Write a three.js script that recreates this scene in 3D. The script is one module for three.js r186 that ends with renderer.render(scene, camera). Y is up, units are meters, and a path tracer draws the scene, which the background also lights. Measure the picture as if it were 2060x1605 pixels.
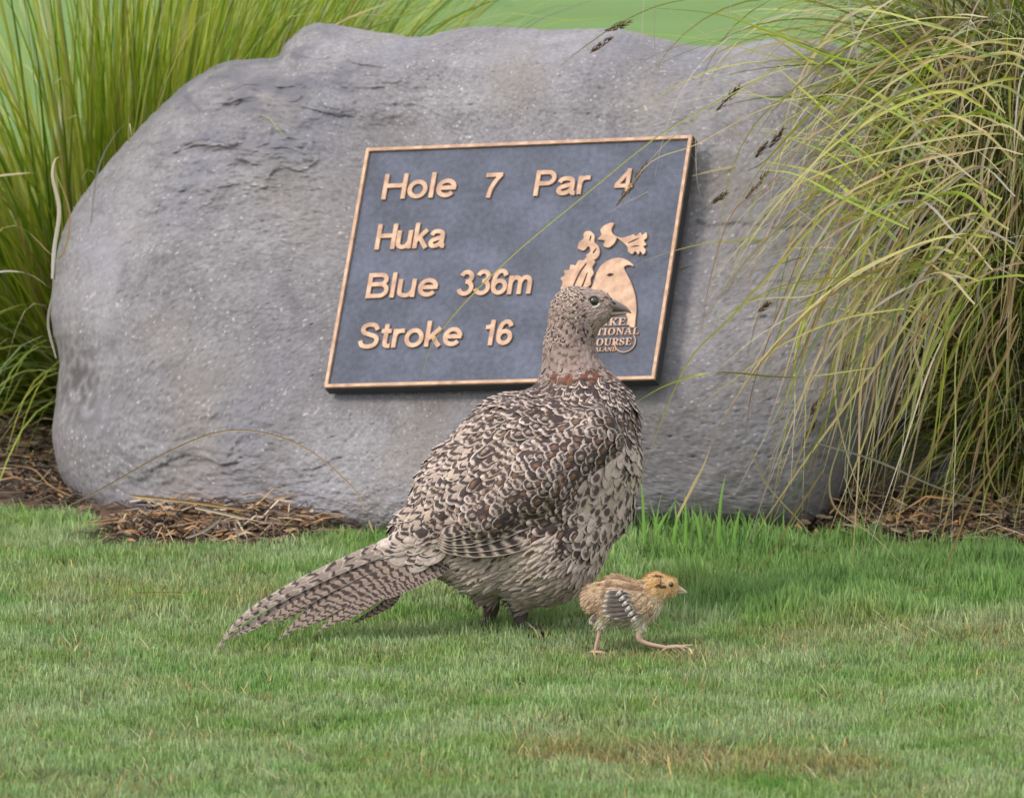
import * as THREE from 'three';
import { mergeGeometries, mergeVertices } from 'three/addons/utils/BufferGeometryUtils.js';
import { MarchingCubes } from 'three/addons/objects/MarchingCubes.js';
import { ImprovedNoise } from 'three/addons/math/ImprovedNoise.js';
import { TextGeometry } from 'three/addons/geometries/TextGeometry.js';
import { FontLoader } from 'three/addons/loaders/FontLoader.js';

// ---------------------------------------------------------------- camera, sky, sun, exposure
const scene = new THREE.Scene();
const FOV = 6.6, CAM_H = 1.7, CAM_D = 9, PITCH = THREE.MathUtils.degToRad(8.75);
const camera = new THREE.PerspectiveCamera(FOV, 1024 / 797, 0.1, 2000);
camera.position.set(0, CAM_H, CAM_D);
camera.rotation.x = -PITCH;
camera.focus = 9.16;
camera.userData.fStop = 11;
scene.add(camera);

const renderer = new THREE.WebGLRenderer({ antialias: true });
renderer.toneMapping = THREE.LinearToneMapping;
renderer.toneMappingExposure = 1.35;
renderer.shadowMap.enabled = true;

const SUN = new THREE.Vector3(-0.62, 0.66, 0.42).normalize();
{ // bright overcast sky: a soft veil of cloud, brighter towards the hidden sun
  const W = 256, H = 128, data = new Float32Array(W * H * 4), pn = new ImprovedNoise();
  for (let j = 0; j < H; j++) for (let i = 0; i < W; i++) {
    const el = ((j + 0.5) / H - 0.5) * Math.PI, az = ((i + 0.5) / W - 0.5) * 2 * Math.PI;
    const d = new THREE.Vector3(Math.cos(el) * Math.cos(az), Math.sin(el), Math.cos(el) * Math.sin(az));
    const up = Math.max(d.y, 0), toSun = Math.max(d.dot(SUN), 0);
    let L = 0.62 + 0.4 * up + 0.5 * Math.pow(toSun, 4);
    L *= 1 + 0.1 * pn.noise(d.x * 3, d.y * 5, d.z * 3);
    if (d.y < 0) L = 0.6;
    const o = (j * W + i) * 4;
    data[o] = L * 0.97; data[o + 1] = L * 0.99; data[o + 2] = L * 1.06; data[o + 3] = 1;
  }
  const sky = new THREE.DataTexture(data, W, H, THREE.RGBAFormat, THREE.FloatType);
  sky.mapping = THREE.EquirectangularReflectionMapping;
  sky.magFilter = sky.minFilter = THREE.LinearFilter;
  sky.needsUpdate = true;
  scene.background = sky; scene.environment = sky;
}
const sun = new THREE.DirectionalLight(0xfff3e2, 1.5);
sun.position.copy(SUN).multiplyScalar(12);
sun.castShadow = true;
sun.shadow.radius = 24;
sun.shadow.mapSize.set(4096, 4096);
Object.assign(sun.shadow.camera, { left: -3, right: 3, top: 3, bottom: -3, near: 1, far: 30 });
scene.add(sun, sun.target);

// ---------------------------------------------------------------- helpers
let seed = 12345;
const rnd = () => { seed = (seed + 0x6D2B79F5) | 0; let t = Math.imul(seed ^ (seed >>> 15), 1 | seed); t = (t + Math.imul(t ^ (t >>> 7), 61 | t)) ^ t; return ((t ^ (t >>> 14)) >>> 0) / 4294967296; };
const rr = (a, b) => a + (b - a) * rnd();
const pick = (a) => a[Math.floor(rnd() * a.length)];
const perlin = new ImprovedNoise();
const noise = (x, y, z = 0) => perlin.noise(x, y, z);
const fbm = (x, y, z, n = 4) => { let a = 0, f = 1, s = 0.5; for (let i = 0; i < n; i++) { a += s * perlin.noise(x * f + i * 17.3, y * f + i * 9.1, z * f + i * 5.7); f *= 2.07; s *= 0.5; } return a; };
const clamp = (x, a = 0, b = 1) => Math.min(b, Math.max(a, x));
const lerp = (a, b, t) => a + (b - a) * t;
const sstep = (a, b, x) => { const t = clamp((x - a) / (b - a)); return t * t * (3 - 2 * t); };
const V = (x, y, z) => new THREE.Vector3(x, y, z);
const lin = (r, g, b) => new THREE.Color().setRGB(r / 255, g / 255, b / 255, THREE.SRGBColorSpace);
const mixc = (a, b, t) => [lerp(a[0], b[0], t), lerp(a[1], b[1], t), lerp(a[2], b[2], t)];

// photograph coordinates -> points in the place, at a distance d along the lens axis
const F = 802.5 / Math.tan(THREE.MathUtils.degToRad(FOV / 2)), CP = Math.cos(PITCH), SP = Math.sin(PITCH);
const AX = V(1, 0, 0), AU = V(0, CP, -SP), AT = V(0, SP, CP), CAM = V(0, CAM_H, CAM_D);
const at = (px, py, d) => CAM.clone().addScaledVector(AT, -d).addScaledVector(AX, (px - 1030) / F * d).addScaledVector(AU, -(py - 802.5) / F * d);
const groundD = (py) => CAM_H / (SP + (py - 802.5) / F * CP);
const groundAt = (px, py) => { const p = at(px, py, groundD(py)); p.y = 0; return p; };
const toPx = (p) => { const v = p.clone().sub(CAM), d = -v.dot(AT); return [1030 + v.dot(AX) / d * F, 802.5 - v.dot(AU) / d * F, d]; };

const used = {};
function numbered(n) { const k = used[n] = (used[n] ?? -1) + 1; return k ? `${n}_${String(k).padStart(3, '0')}` : n; }
function shadows(o) { o.traverse((c) => { if (c.isMesh) { c.castShadow = true; c.receiveShadow = true; } }); }
function thing(name, label, category, pos = V(0, 0, 0), group) {
  const o = new THREE.Group(); o.name = numbered(name); o.position.copy(pos); o.userData = { label, category };
  if (group) o.userData.group = group;
  scene.add(o); return o;
}
function part(name, geometry, material, parent, extra) {
  const m = new THREE.Mesh(geometry, material); m.name = name; m.castShadow = m.receiveShadow = true;
  if (extra) Object.assign(m.userData, extra);
  parent.add(m); return m;
}
function single(name, geometry, material, label, category, group) {
  const m = new THREE.Mesh(geometry, material); m.name = numbered(name); m.castShadow = m.receiveShadow = true;
  m.userData = { label, category }; if (group) m.userData.group = group;
  scene.add(m); return m;
}
// growable indexed mesh
class Buf {
  constructor() { this.p = []; this.c = []; this.i = []; this.uv = []; }
  v(p, c, u = 0, w = 0) { this.p.push(p.x, p.y, p.z); this.c.push(c[0], c[1], c[2]); this.uv.push(u, w); return this.p.length / 3 - 1; }
  build(offset) {
    const g = new THREE.BufferGeometry();
    if (offset) for (let k = 0; k < this.p.length; k += 3) { this.p[k] -= offset.x; this.p[k + 1] -= offset.y; this.p[k + 2] -= offset.z; }
    g.setAttribute('position', new THREE.Float32BufferAttribute(this.p, 3));
    g.setAttribute('color', new THREE.Float32BufferAttribute(this.c, 3));
    g.setAttribute('uv', new THREE.Float32BufferAttribute(this.uv, 2));
    g.setIndex(this.i); g.computeVertexNormals(); return g;
  }
}
function dataTex(w, h, fn, srgb = true, repeat = true) {
  const d = new Uint8Array(w * h * 4);
  for (let j = 0; j < h; j++) for (let i = 0; i < w; i++) { const c = fn(i / w, j / h, i, j), o = (j * w + i) * 4; d[o] = clamp(c[0], 0, 255); d[o + 1] = clamp(c[1], 0, 255); d[o + 2] = clamp(c[2], 0, 255); d[o + 3] = 255; }
  const t = new THREE.DataTexture(d, w, h); t.magFilter = THREE.LinearFilter; t.minFilter = THREE.LinearMipmapLinearFilter; t.generateMipmaps = true;
  if (repeat) t.wrapS = t.wrapT = THREE.RepeatWrapping;
  if (srgb) t.colorSpace = THREE.SRGBColorSpace;
  t.needsUpdate = true; return t;
}
// blade / straw ribbon through a curve: pts = world points, w = half width, slightly folded along the middle
function ribbon(buf, pts, w, side, col, tipCol, { taper = 0.25, fold = 0.3, base = 0.6 } = {}) {
  const n = pts.length; let prev = null;
  for (let k = 0; k < n; k++) {
    const u = k / (n - 1), a = pts[Math.max(0, k - 1)], b = pts[Math.min(n - 1, k + 1)];
    const tx = b.x - a.x, ty = b.y - a.y, tz = b.z - a.z, tl = Math.hypot(tx, ty, tz) || 1;
    const d = (side.x * tx + side.y * ty + side.z * tz) / (tl * tl);
    let sx = side.x - tx * d, sy = side.y - ty * d, sz = side.z - tz * d; const sl = Math.hypot(sx, sy, sz) || 1; sx /= sl; sy /= sl; sz /= sl;
    const nx = (ty * sz - tz * sy) / tl, ny = (tz * sx - tx * sz) / tl, nz = (tx * sy - ty * sx) / tl;
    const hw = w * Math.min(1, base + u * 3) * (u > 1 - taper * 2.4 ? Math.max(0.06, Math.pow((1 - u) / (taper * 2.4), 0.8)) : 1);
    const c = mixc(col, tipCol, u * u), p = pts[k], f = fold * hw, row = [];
    row.push(buf.v({ x: p.x - sx * hw + nx * f, y: p.y - sy * hw + ny * f, z: p.z - sz * hw + nz * f }, c, 0, u));
    row.push(buf.v(p, c, 0.5, u));
    row.push(buf.v({ x: p.x + sx * hw + nx * f, y: p.y + sy * hw + ny * f, z: p.z + sz * hw + nz * f }, c, 1, u));
    if (prev) for (let q = 0; q < 2; q++) buf.i.push(prev[q], prev[q + 1], row[q], prev[q + 1], row[q + 1], row[q]);
    prev = row;
  }
}
const curve = (pts, n) => new THREE.CatmullRomCurve3(pts, false, 'centripetal').getPoints(n);

// ---------------------------------------------------------------- the setting: ground, bed, fairway
const bedEdge = [[-600, 1020], [0, 1024], [185, 1048], [240, 1092], [350, 1113], [560, 1105], [640, 1082], [760, 1076], [1300, 1080], [1500, 1090], [1700, 1103], [2060, 1116], [2600, 1122]];
const edgePy = (px) => { for (let k = 0; k < bedEdge.length - 1; k++) { const [a, b] = bedEdge[k], [c, d] = bedEdge[k + 1]; if (px <= c) return lerp(b, d, clamp((px - a) / (c - a))); } return 1100; };
{
  const soil = dataTex(512, 512, (u, v, i, j) => {
    const a = fbm(u * 8, v * 8, 3, 4), b = noise(i * 0.37, j * 0.37, 9), g = clamp(0.5 + a * 1.2 + b * 0.35);
    return mixc([58, 66, 34], [104, 112, 62], g);
  });
  soil.repeat.set(250, 250);
  const bump = dataTex(256, 256, (u, v, i, j) => { const h = 128 + 90 * noise(i * 0.3, j * 0.3, 4) + 40 * noise(i * 0.9, j * 0.9, 2); return [h, h, h]; }, false);
  bump.repeat.set(400, 400);
  const g = new THREE.PlaneGeometry(400, 400); g.rotateX(-Math.PI / 2);
  const ground = new THREE.Mesh(g, new THREE.MeshStandardMaterial({ map: soil, bumpMap: bump, bumpScale: 0.01, roughness: 1 }));
  ground.name = 'ground'; ground.userData.kind = 'structure'; ground.receiveShadow = true; ground.position.y = -0.004; scene.add(ground);

  const fw = dataTex(1024, 1024, (u, v, i, j) => {
    const a = fbm(u * 6, v * 6, 1, 4), b = noise(i * 0.21, j * 0.21, 9), c = noise(i * 0.6, j * 0.6, 5);
    return mixc([84, 116, 56], [112, 140, 76], clamp(0.5 + a * 0.6 + b * 0.16 + c * 0.2));
  });
  fw.repeat.set(20, 20);
  const fg = new THREE.PlaneGeometry(120, 60); fg.rotateX(-Math.PI / 2);
  const fairway = new THREE.Mesh(fg, new THREE.MeshStandardMaterial({ map: fw, roughness: 1 }));
  fairway.name = 'fairway'; fairway.userData.kind = 'structure'; fairway.position.set(0, 0.004, -34); fairway.receiveShadow = true; scene.add(fairway);

  // planting bed of brown bark mulch round the stone
  const bb = new Buf(), nx = 120, nz = 60;
  for (let j = 0; j <= nz; j++) for (let i = 0; i <= nx; i++) {
    const px = lerp(-500, 2560, i / nx), e = groundAt(px, edgePy(px)), far = -2.2, z = lerp(e.z + 0.02, far, j / nz), x = e.x * (9 - z) / (9 - e.z);
    const h = 0.004 + (j ? 0.012 * clamp(j / 4) * (0.6 + noise(x * 30, z * 30, 1) + 0.6 * noise(x * 90, z * 90, 5)) : 0);
    const k = clamp(0.5 + fbm(x * 22, z * 22, 7, 4) * 1.5);
    const c = lin(...mixc([48, 36, 28], [112, 84, 62], k));
    bb.v({ x, y: Math.max(h, 0.003), z }, [c.r, c.g, c.b]);
    if (i < nx && j < nz) { const a = j * (nx + 1) + i; bb.i.push(a, a + 1, a + nx + 1, a + 1, a + nx + 2, a + nx + 1); }
  }
  const bed = new THREE.Mesh(bb.build(), new THREE.MeshStandardMaterial({ vertexColors: true, roughness: 1 }));
  bed.name = 'planting_bed'; bed.userData.kind = 'structure'; bed.receiveShadow = true; scene.add(bed);
}

// ---------------------------------------------------------------- the boulders
function boulder({ outline, c, depth, edge, edgeP = 5, back, nT, nF, nB, relief, colour, jitter = 3 }) {
  const shape = new THREE.CatmullRomCurve3(outline.map(([x, y]) => V(x, y, 0)), true, 'centripetal').getPoints(outline.length * 24);
  const ang = shape.map((p) => [Math.atan2(p.y - c[1], p.x - c[0]), Math.hypot(p.x - c[0], p.y - c[1])]).sort((a, b) => a[0] - b[0]);
  const R = (th) => { let k = ang.findIndex((a) => a[0] > th); if (k < 0) k = 0; const a = ang[(k + ang.length - 1) % ang.length], b = ang[k]; let da = b[0] - a[0], dt = th - a[0]; if (da < 0) da += Math.PI * 2; if (dt < 0) dt += Math.PI * 2; return lerp(a[1], b[1], clamp(dt / (da || 1))); };
  const buf = new Buf(), rows = nF + nB;
  const rad = []; for (let i = 0; i < nT; i++) { const th = (i / nT) * 2 * Math.PI - Math.PI; rad.push([Math.cos(th), Math.sin(th), R(th)]); }
  for (let j = 0; j <= rows; j++) for (let i = 0; i < nT; i++) {
    const [cx, cy, r0] = rad[i];
    const rj = r0 + jitter * (fbm(cx * 9, cy * 9, 2, 4) * 2 + noise(cx * 60, cy * 60, 3) * 0.6);
    const front = j <= nF, t = front ? Math.sin((j / nF) * Math.PI / 2) : Math.cos(((j - nF) / nB) * Math.PI / 2);
    const px = c[0] + cx * rj * t, py = c[1] + cy * rj * t, ex = c[0] + cx * rj, ey = c[1] + cy * rj;
    let d;
    if (front) d = depth(px, py) + edge * (1 - Math.sqrt(Math.max(0, 1 - Math.pow(t, edgeP)))) - relief(px, py, t) * 0.00072;
    else d = lerp(depth(ex, ey) + edge - relief(ex, ey, 1) * 0.00072 * t, depth(c[0], c[1]) + edge + back, 1 - t) + back * 0.35 * Math.sin((1 - t) * Math.PI) * 0.6;
    const p = at(px, py, d), col = colour(px, py, t, p);
    buf.v(p, col);
    if (j < rows) { const a = j * nT + i, b = j * nT + (i + 1) % nT; buf.i.push(a, a + nT, b, b, a + nT, b + nT); }
  }
  return buf;
}
const plaqueMask = (px, py) => sstep(60, 0, Math.max(0, Math.abs(px - 1022) - 345, Math.abs(py - 528) - 255));
const MAIN = {
  outline: [[103, 640], [108, 560], [124, 470], [168, 390], [240, 300], [325, 212], [385, 160], [450, 124], [520, 117], [556, 113], [578, 84], [628, 48], [700, 54], [780, 66], [845, 74], [905, 60], [990, 54], [1100, 60], [1240, 58], [1330, 78], [1400, 92], [1480, 90], [1565, 78], [1650, 84], [1740, 112], [1830, 200], [1870, 400], [1860, 600], [1815, 780], [1745, 895], [1690, 1000], [1635, 1066], [1400, 1085], [1000, 1105], [700, 1090], [420, 1085], [250, 1075], [175, 1035], [122, 955], [104, 880], [112, 800], [118, 720]],
  c: [930, 600],
};
const faceDepth = (px, py) => {
  const X = px - 1020, Y = 530 - py;
  const soft = (v, s) => s * Math.log1p(Math.exp(clamp(v / s, -40, 40)));   // a bend without a crease
  let w = 0.4345 * (X + 0.45 * soft(-X - 400, 90) - 1.2 * soft(X - 540, 110));
  w += -0.5295 * Y;
  return 9.985 - w * 0.000717 + soft(py - 800, 60) * 0.00042 * sstep(900, 1300, px);   // the foot of the right half is undercut
};
const seg = (px, py, ax, ay, bx, by) => { const dx = bx - ax, dy = by - ay, t = clamp(((px - ax) * dx + (py - ay) * dy) / (dx * dx + dy * dy)); return Math.hypot(px - ax - dx * t, py - ay - dy * t); };
const path = (px, py, pts) => { let m = 1e9; for (let k = 0; k < pts.length - 1; k++) m = Math.min(m, seg(px, py, ...pts[k], ...pts[k + 1])); return m; };
const gauss = (d, s) => Math.exp(-d * d / (s * s));
const CR = {
  ledge: [[372, 208], [396, 232], [430, 240], [470, 222], [505, 216]], groove: [[602, 128], [575, 170], [548, 205], [545, 262]], lobe: [[378, 290], [400, 304], [440, 300], [480, 290], [500, 262]],
  arcA: [[322, 540], [300, 565], [285, 605]], arcB: [[258, 548], [248, 580], [240, 610]], crackA: [[135, 425], [190, 432], [260, 436], [330, 425]], crackB: [[1395, 452], [1460, 470], [1530, 462], [1620, 470], [1700, 458]],
  crackC: [[1390, 600], [1470, 640], [1560, 660]], toplip: [[620, 122], [760, 120], [880, 122], [1010, 120], [1150, 110], [1320, 110], [1400, 130], [1500, 110], [1640, 112]],
};
function mainRelief(px, py, t) {
  const q = 1 - plaqueMask(px, py);
  const wx = px + 26 * noise(px * 0.012, py * 0.012, 3), wy = py + 26 * noise(px * 0.012, py * 0.012, 8);
  let h = 20 * fbm(px * 0.0032, py * 0.0032, 1, 3) * q;
  const turn = (d, w) => w * Math.log1p(Math.exp(clamp(d / w, -30, 30)));   // broad flat planes meeting at blunt edges
  h -= 0.2 * turn(-((px - 600) * 0.86 + (py - 60) * 0.51) + 0, 14) * q;
  h -= 0.26 * turn((py - 800) * 0.8 - (px - 500) * 0.3, 16) * q * sstep(700, 500, px);
  h -= 0.16 * turn((px - 1500) * 0.7 + (py - 620) * 0.72, 30) * q;
  const rough = clamp(0.25 + sstep(360, 120, path(px, py, [[430, 200], [590, 190]])) * 1.1 + gauss(path(px, py, [[300, 960], [460, 930], [640, 1000]]), 120) * 0.7 + gauss(path(px, py, [[1480, 470], [1700, 480]]), 130) * 0.2 + sstep(150, 60, py) * 0.6);
  const ridge = 1 - Math.abs(fbm(wx * 0.011, wy * 0.02, 4, 4)) * 2.4;
  h += (ridge - 0.6) * 9 * rough * q;
  const step = fbm(wx * 0.006 + 5, wy * 0.013, 9, 4); h += 9 * (sstep(0.0, 0.06, step) + 0.6 * sstep(0.18, 0.23, step) - 0.7) * clamp(rough - 0.4) * q;   // broken plates
  h += 1.8 * (1 - 2.6 * Math.abs(noise(wx * 0.03, wy * 0.07, 21))) * q * clamp(rough - 0.1);                   // fine bedding lines
  h += 3.2 * fbm(px * 0.045, py * 0.05, 6, 3) * (0.35 + 0.65 * q) + (1.5 * noise(px * 0.13, py * 0.14, 2) + 1.5 * noise(px * 0.21 + 7, py * 0.2, 5)) * (1 - 0.6 * sstep(1150, 1400, px) * sstep(600, 800, py));
  h -= 2 * clamp(noise(px * 0.09, py * 0.12, 11) - 0.42) * 5 * (0.3 + q);
  h -= 10 * gauss(path(wx, wy, CR.ledge), 8) + 10 * gauss(path(wx, wy, CR.groove), 10) + 9 * gauss(path(wx, wy, CR.lobe), 10) + 9 * gauss(path(px, py, CR.arcA), 18) + 6 * gauss(path(px, py, CR.arcB), 13);
  h -= 5 * gauss(path(wx, wy, CR.crackA), 6) + 6 * gauss(path(wx, wy, CR.crackB), 6) + 4 * gauss(path(wx, wy, CR.crackC), 7);
  h += 14 * sstep(520, 610, px + (py - 200) * 0.3) * sstep(420, 200, py) * q;
  h -= 26 * gauss(Math.hypot((px - 160) * 1.1, (py - 785) * 0.7), 46);
  h -= 34 * sstep(128, 70, py) * sstep(560, 640, px);   // the top rolls back as a lip
  return h;
}
function rockColour(px, py, t, p) {
  const big = fbm(p.x * 5, p.y * 5, p.z * 5, 4), mid = fbm(p.x * 26, p.y * 26, p.z * 26, 4), fine = noise(p.x * 140, p.y * 140, p.z * 140), grit = noise(p.x * 250, p.y * 250, p.z * 250);
  let k = 0.5 + big * 0.7 + mid * 0.42 + fine * 0.34 + grit * 0.34;
  let c = mixc([103, 100, 103], [148, 145, 148], clamp(k));
  c = mixc(c, [124, 125, 138], clamp(noise(p.x * 9 + 4, p.y * 9, p.z * 9) * 1.3 - 0.1) * 0.5);       // blue-grey weathering
  c = mixc(c, [134, 126, 116], clamp(noise(p.x * 7, p.y * 7 + 9, p.z * 7) * 1.3 - 0.1) * 0.6);      // warm patches
  const fl = noise(p.x * 230 + 31, p.y * 230, p.z * 230) + 0.16 * noise(p.x * 40, p.y * 40, p.z * 40); if (fl > 0.5) c = mixc(c, [200, 195, 194], clamp((fl - 0.5) * 5) * 0.85);   // pale crystals
  const dk = noise(p.x * 200, p.y * 200 + 17, p.z * 200) + 0.25 * noise(p.x * 22, p.y * 22, p.z * 22 + 5); if (dk > 0.55) c = mixc(c, [76, 72, 76], clamp((dk - 0.58) * 4) * 0.7);           // dark vesicles
  const st = noise(p.x * 11 + 2, p.y * 2.2, p.z * 4) + 0.4 * noise(p.x * 60, p.y * 20, p.z * 20); c = mixc(c, [158, 155, 160], clamp(st - 0.25) * 0.55); c = mixc(c, [104, 100, 98], clamp(-st - 0.3) * 0.55);   // old water runs
  const li = fbm(p.x * 14 + 3, p.y * 14, p.z * 14, 3); if (li > 0.27) c = mixc(c, [92, 90, 92], clamp((li - 0.27) * 4) * 0.6);       // stained blotches
  const wr = sstep(190, 60, path(px, py, [[430, 215], [590, 170]])) * clamp(0.35 + noise(p.x * 20, p.y * 34, p.z * 20) * 1.8 + noise(p.x * 70, p.y * 90, p.z * 70) * 0.6); c = mixc(c, [94, 94, 104], wr * 0.6);   // weathered broken patch
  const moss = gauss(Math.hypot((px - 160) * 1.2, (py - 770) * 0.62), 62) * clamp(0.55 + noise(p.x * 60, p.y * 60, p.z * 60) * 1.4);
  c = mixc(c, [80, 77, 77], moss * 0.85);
  const l = lin(...c); return [l.r, l.g, l.b];
}
const rockMat = new THREE.MeshStandardMaterial({ vertexColors: true, roughness: 0.88 });
{
  const base = groundAt(930, 1070), stone = thing('boulder', 'large grey boulder with a flat leaning face that carries the plaque', 'boulder', base);
  const b = boulder({ ...MAIN, depth: faceDepth, edge: 0.15, edgeP: 13, back: 0.45, nT: 1300, nF: 330, nB: 40, relief: mainRelief, colour: rockColour });
  part('rock', b.build(base), rockMat, stone);
  const base2 = groundAt(1860, 1020), st2 = thing('boulder', 'dark low stone half hidden under the drooping tussock on the right', 'boulder', base2);
  const b2 = boulder({
    outline: [[1640, 930], [1690, 870], [1760, 828], [1860, 815], [1960, 840], [2030, 900], [2050, 980], [2000, 1050], [1850, 1070], [1700, 1060], [1640, 1010]], c: [1840, 940],
    depth: (px, py) => 9.98 + (940 - py) * 0.0004, edge: 0.16, edgeP: 3, back: 0.2, nT: 360, nF: 90, nB: 16,
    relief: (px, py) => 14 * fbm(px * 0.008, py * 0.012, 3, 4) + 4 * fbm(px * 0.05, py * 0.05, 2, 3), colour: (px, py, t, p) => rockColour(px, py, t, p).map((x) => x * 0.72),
  });
  part('rock', b2.build(base2), rockMat, st2);
}

// ---------------------------------------------------------------- the plaque
const serifBold = await new FontLoader().loadAsync('fonts/droid/droid_serif_bold.typeface.json');
{
  const k = 0.000717, u3 = V(657, 16, 277), v3 = V(76, 487, -220), W = 713 * k, H = 540 * k;
  v3.addScaledVector(u3, -u3.dot(v3) / u3.lengthSq());
  const world = (v) => V(0, 0, 0).addScaledVector(AX, v.x).addScaledVector(AU, v.y).addScaledVector(AT, v.z).normalize();
  const ex = world(u3), ey = world(v3), ez = ex.clone().cross(ey);
  const centre = at(1023.5, 528.5, 9.945);
  const pl = thing('plaque', 'dark blue-grey metal plaque with raised copper lettering fixed to the boulder', 'plaque', centre);
  pl.quaternion.setFromRotationMatrix(new THREE.Matrix4().makeBasis(ex, ey, ez));
  const toLocal = (px, py) => { // where the line of sight through a photograph point meets the plaque's face
    const o = CAM, d = at(px, py, 1).sub(CAM), t = centre.clone().sub(o).dot(ez) / d.dot(ez), q = o.clone().addScaledVector(d, t).sub(centre);
    return [q.dot(ex), q.dot(ey)];
  };
  const panelTex = dataTex(1024, 768, (u, v, i, j) => {
    const a = fbm(u * 7, v * 5, 3, 4), b = noise(i * 0.33, j * 0.33, 2), c = noise(i * 0.8, j * 0.8, 5);
    let q = mixc([56, 61, 74], [96, 102, 121], clamp(0.5 + a * 0.8 + b * 0.4 + c * 0.4 + 0.28 * noise(i * 0.06, j * 0.06, 8)));
    if (b > 0.42) q = mixc(q, [132, 140, 162], (b - 0.42) * 2);
    return mixc(q, [78, 81, 88], clamp(noise(u * 3, v * 3, 7) * 1.2) * 0.4);
  }, true, false);
  const panelMat = new THREE.MeshStandardMaterial({ map: panelTex, roughness: 0.62, metalness: 0.15, bumpMap: dataTex(512, 512, (u, v, i, j) => { const h = 128 + 110 * noise(i * 0.5, j * 0.5, 1); return [h, h, h]; }, false), bumpScale: 0.0006 });
  const copperTex = dataTex(256, 256, (u, v, i, j) => mixc([150, 117, 95], [204, 169, 140], clamp(0.6 + 1.3 * fbm(u * 10, v * 10, 2, 3) + 0.3 * noise(i * 0.7, j * 0.7, 1))));
  copperTex.repeat.set(6, 6);
  const copper = new THREE.MeshStandardMaterial({ map: copperTex, roughness: 0.55, metalness: 0.12 });
  const edgeMat = new THREE.MeshStandardMaterial({ color: lin(62, 64, 70), roughness: 0.6, metalness: 0.3 });
  const rect = (w, h) => { const s = new THREE.Shape(); s.moveTo(-w / 2, -h / 2); s.lineTo(w / 2, -h / 2); s.lineTo(w / 2, h / 2); s.lineTo(-w / 2, h / 2); s.closePath(); return s; };
  const pg = new THREE.BoxGeometry(W - 0.004, H - 0.004, 0.014); pg.translate(0, 0, -0.007);
  part('panel', pg, panelMat, pl);
  const rim = rect(W, H); rim.holes.push(rect(W - 0.0082, H - 0.0082));
  const rimG = new THREE.ExtrudeGeometry(rim, { depth: 0.004, bevelEnabled: true, bevelSize: 0.0007, bevelThickness: 0.0008, bevelSegments: 2 });
  part('border', rimG, copper, pl);
  const back = new THREE.BoxGeometry(W + 0.0016, H + 0.0016, 0.016); back.translate(0, 0, -0.0095);
  part('backing_plate', back, edgeMat, pl);
  const words = [['Hole', 768, 915, 403, 52], ['7', 972, 1005, 400, 51], ['Par', 1074, 1183, 396, 52], ['4', 1237, 1271, 389, 48], ['Huka', 755, 893, 504, 52], ['Blue', 736, 878, 602, 51], ['336m', 920, 1070, 597, 52], ['Stroke', 720, 926, 703, 52], ['16', 968, 1028, 697, 51]];
  const raised = { depth: 0.0026, curveSegments: 5, bevelEnabled: true, bevelSize: 0.0003, bevelThickness: 0.0004, bevelSegments: 2 };
  const setText = (font, text, xl, xr, yb, cap, opt, prefix) => {
    const [x0, y0] = toLocal(xl, yb), [x1] = toLocal(xr, yb), size = 1, capG = new TextGeometry('H', { font, size, depth: 0.1, bevelEnabled: false }); capG.computeBoundingBox();
    const sy = (cap / 540 * H * 1.1) / (capG.boundingBox.max.y - capG.boundingBox.min.y), whole = new TextGeometry(text, { font, size, depth: 0.1, bevelEnabled: false }); whole.computeBoundingBox();
    const bx = whole.boundingBox, sx = (x1 - x0) / (bx.max.x - bx.min.x); let pen = 0;
    for (const ch of text) {
      if (ch !== ' ') {
        const fs = sy, g = new TextGeometry(ch, { font, size: fs, ...opt });
        g.scale(sx / sy, 1, 1); g.translate(x0 + (pen - bx.min.x) * sx, y0, 0.0005);
        part('letter', g, copper, pl);
      }
      pen += font.data.glyphs[ch].ha / font.data.resolution;
    }
  };
  // plain grotesque capitals and numerals drawn as strokes of even weight, cap height 1
  const arc = (cx, cy, rx, ry, a0, a1, n = 20) => Array.from({ length: n + 1 }, (_, i) => { const a = (a0 + (a1 - a0) * i / n) * Math.PI / 180; return [cx + rx * Math.cos(a), cy + ry * Math.sin(a)]; });
  const sm = (pts) => new THREE.SplineCurve(pts.map(([x, y]) => new THREE.Vector2(x, y))).getPoints(pts.length * 5).map((p) => [p.x, p.y]);
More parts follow.
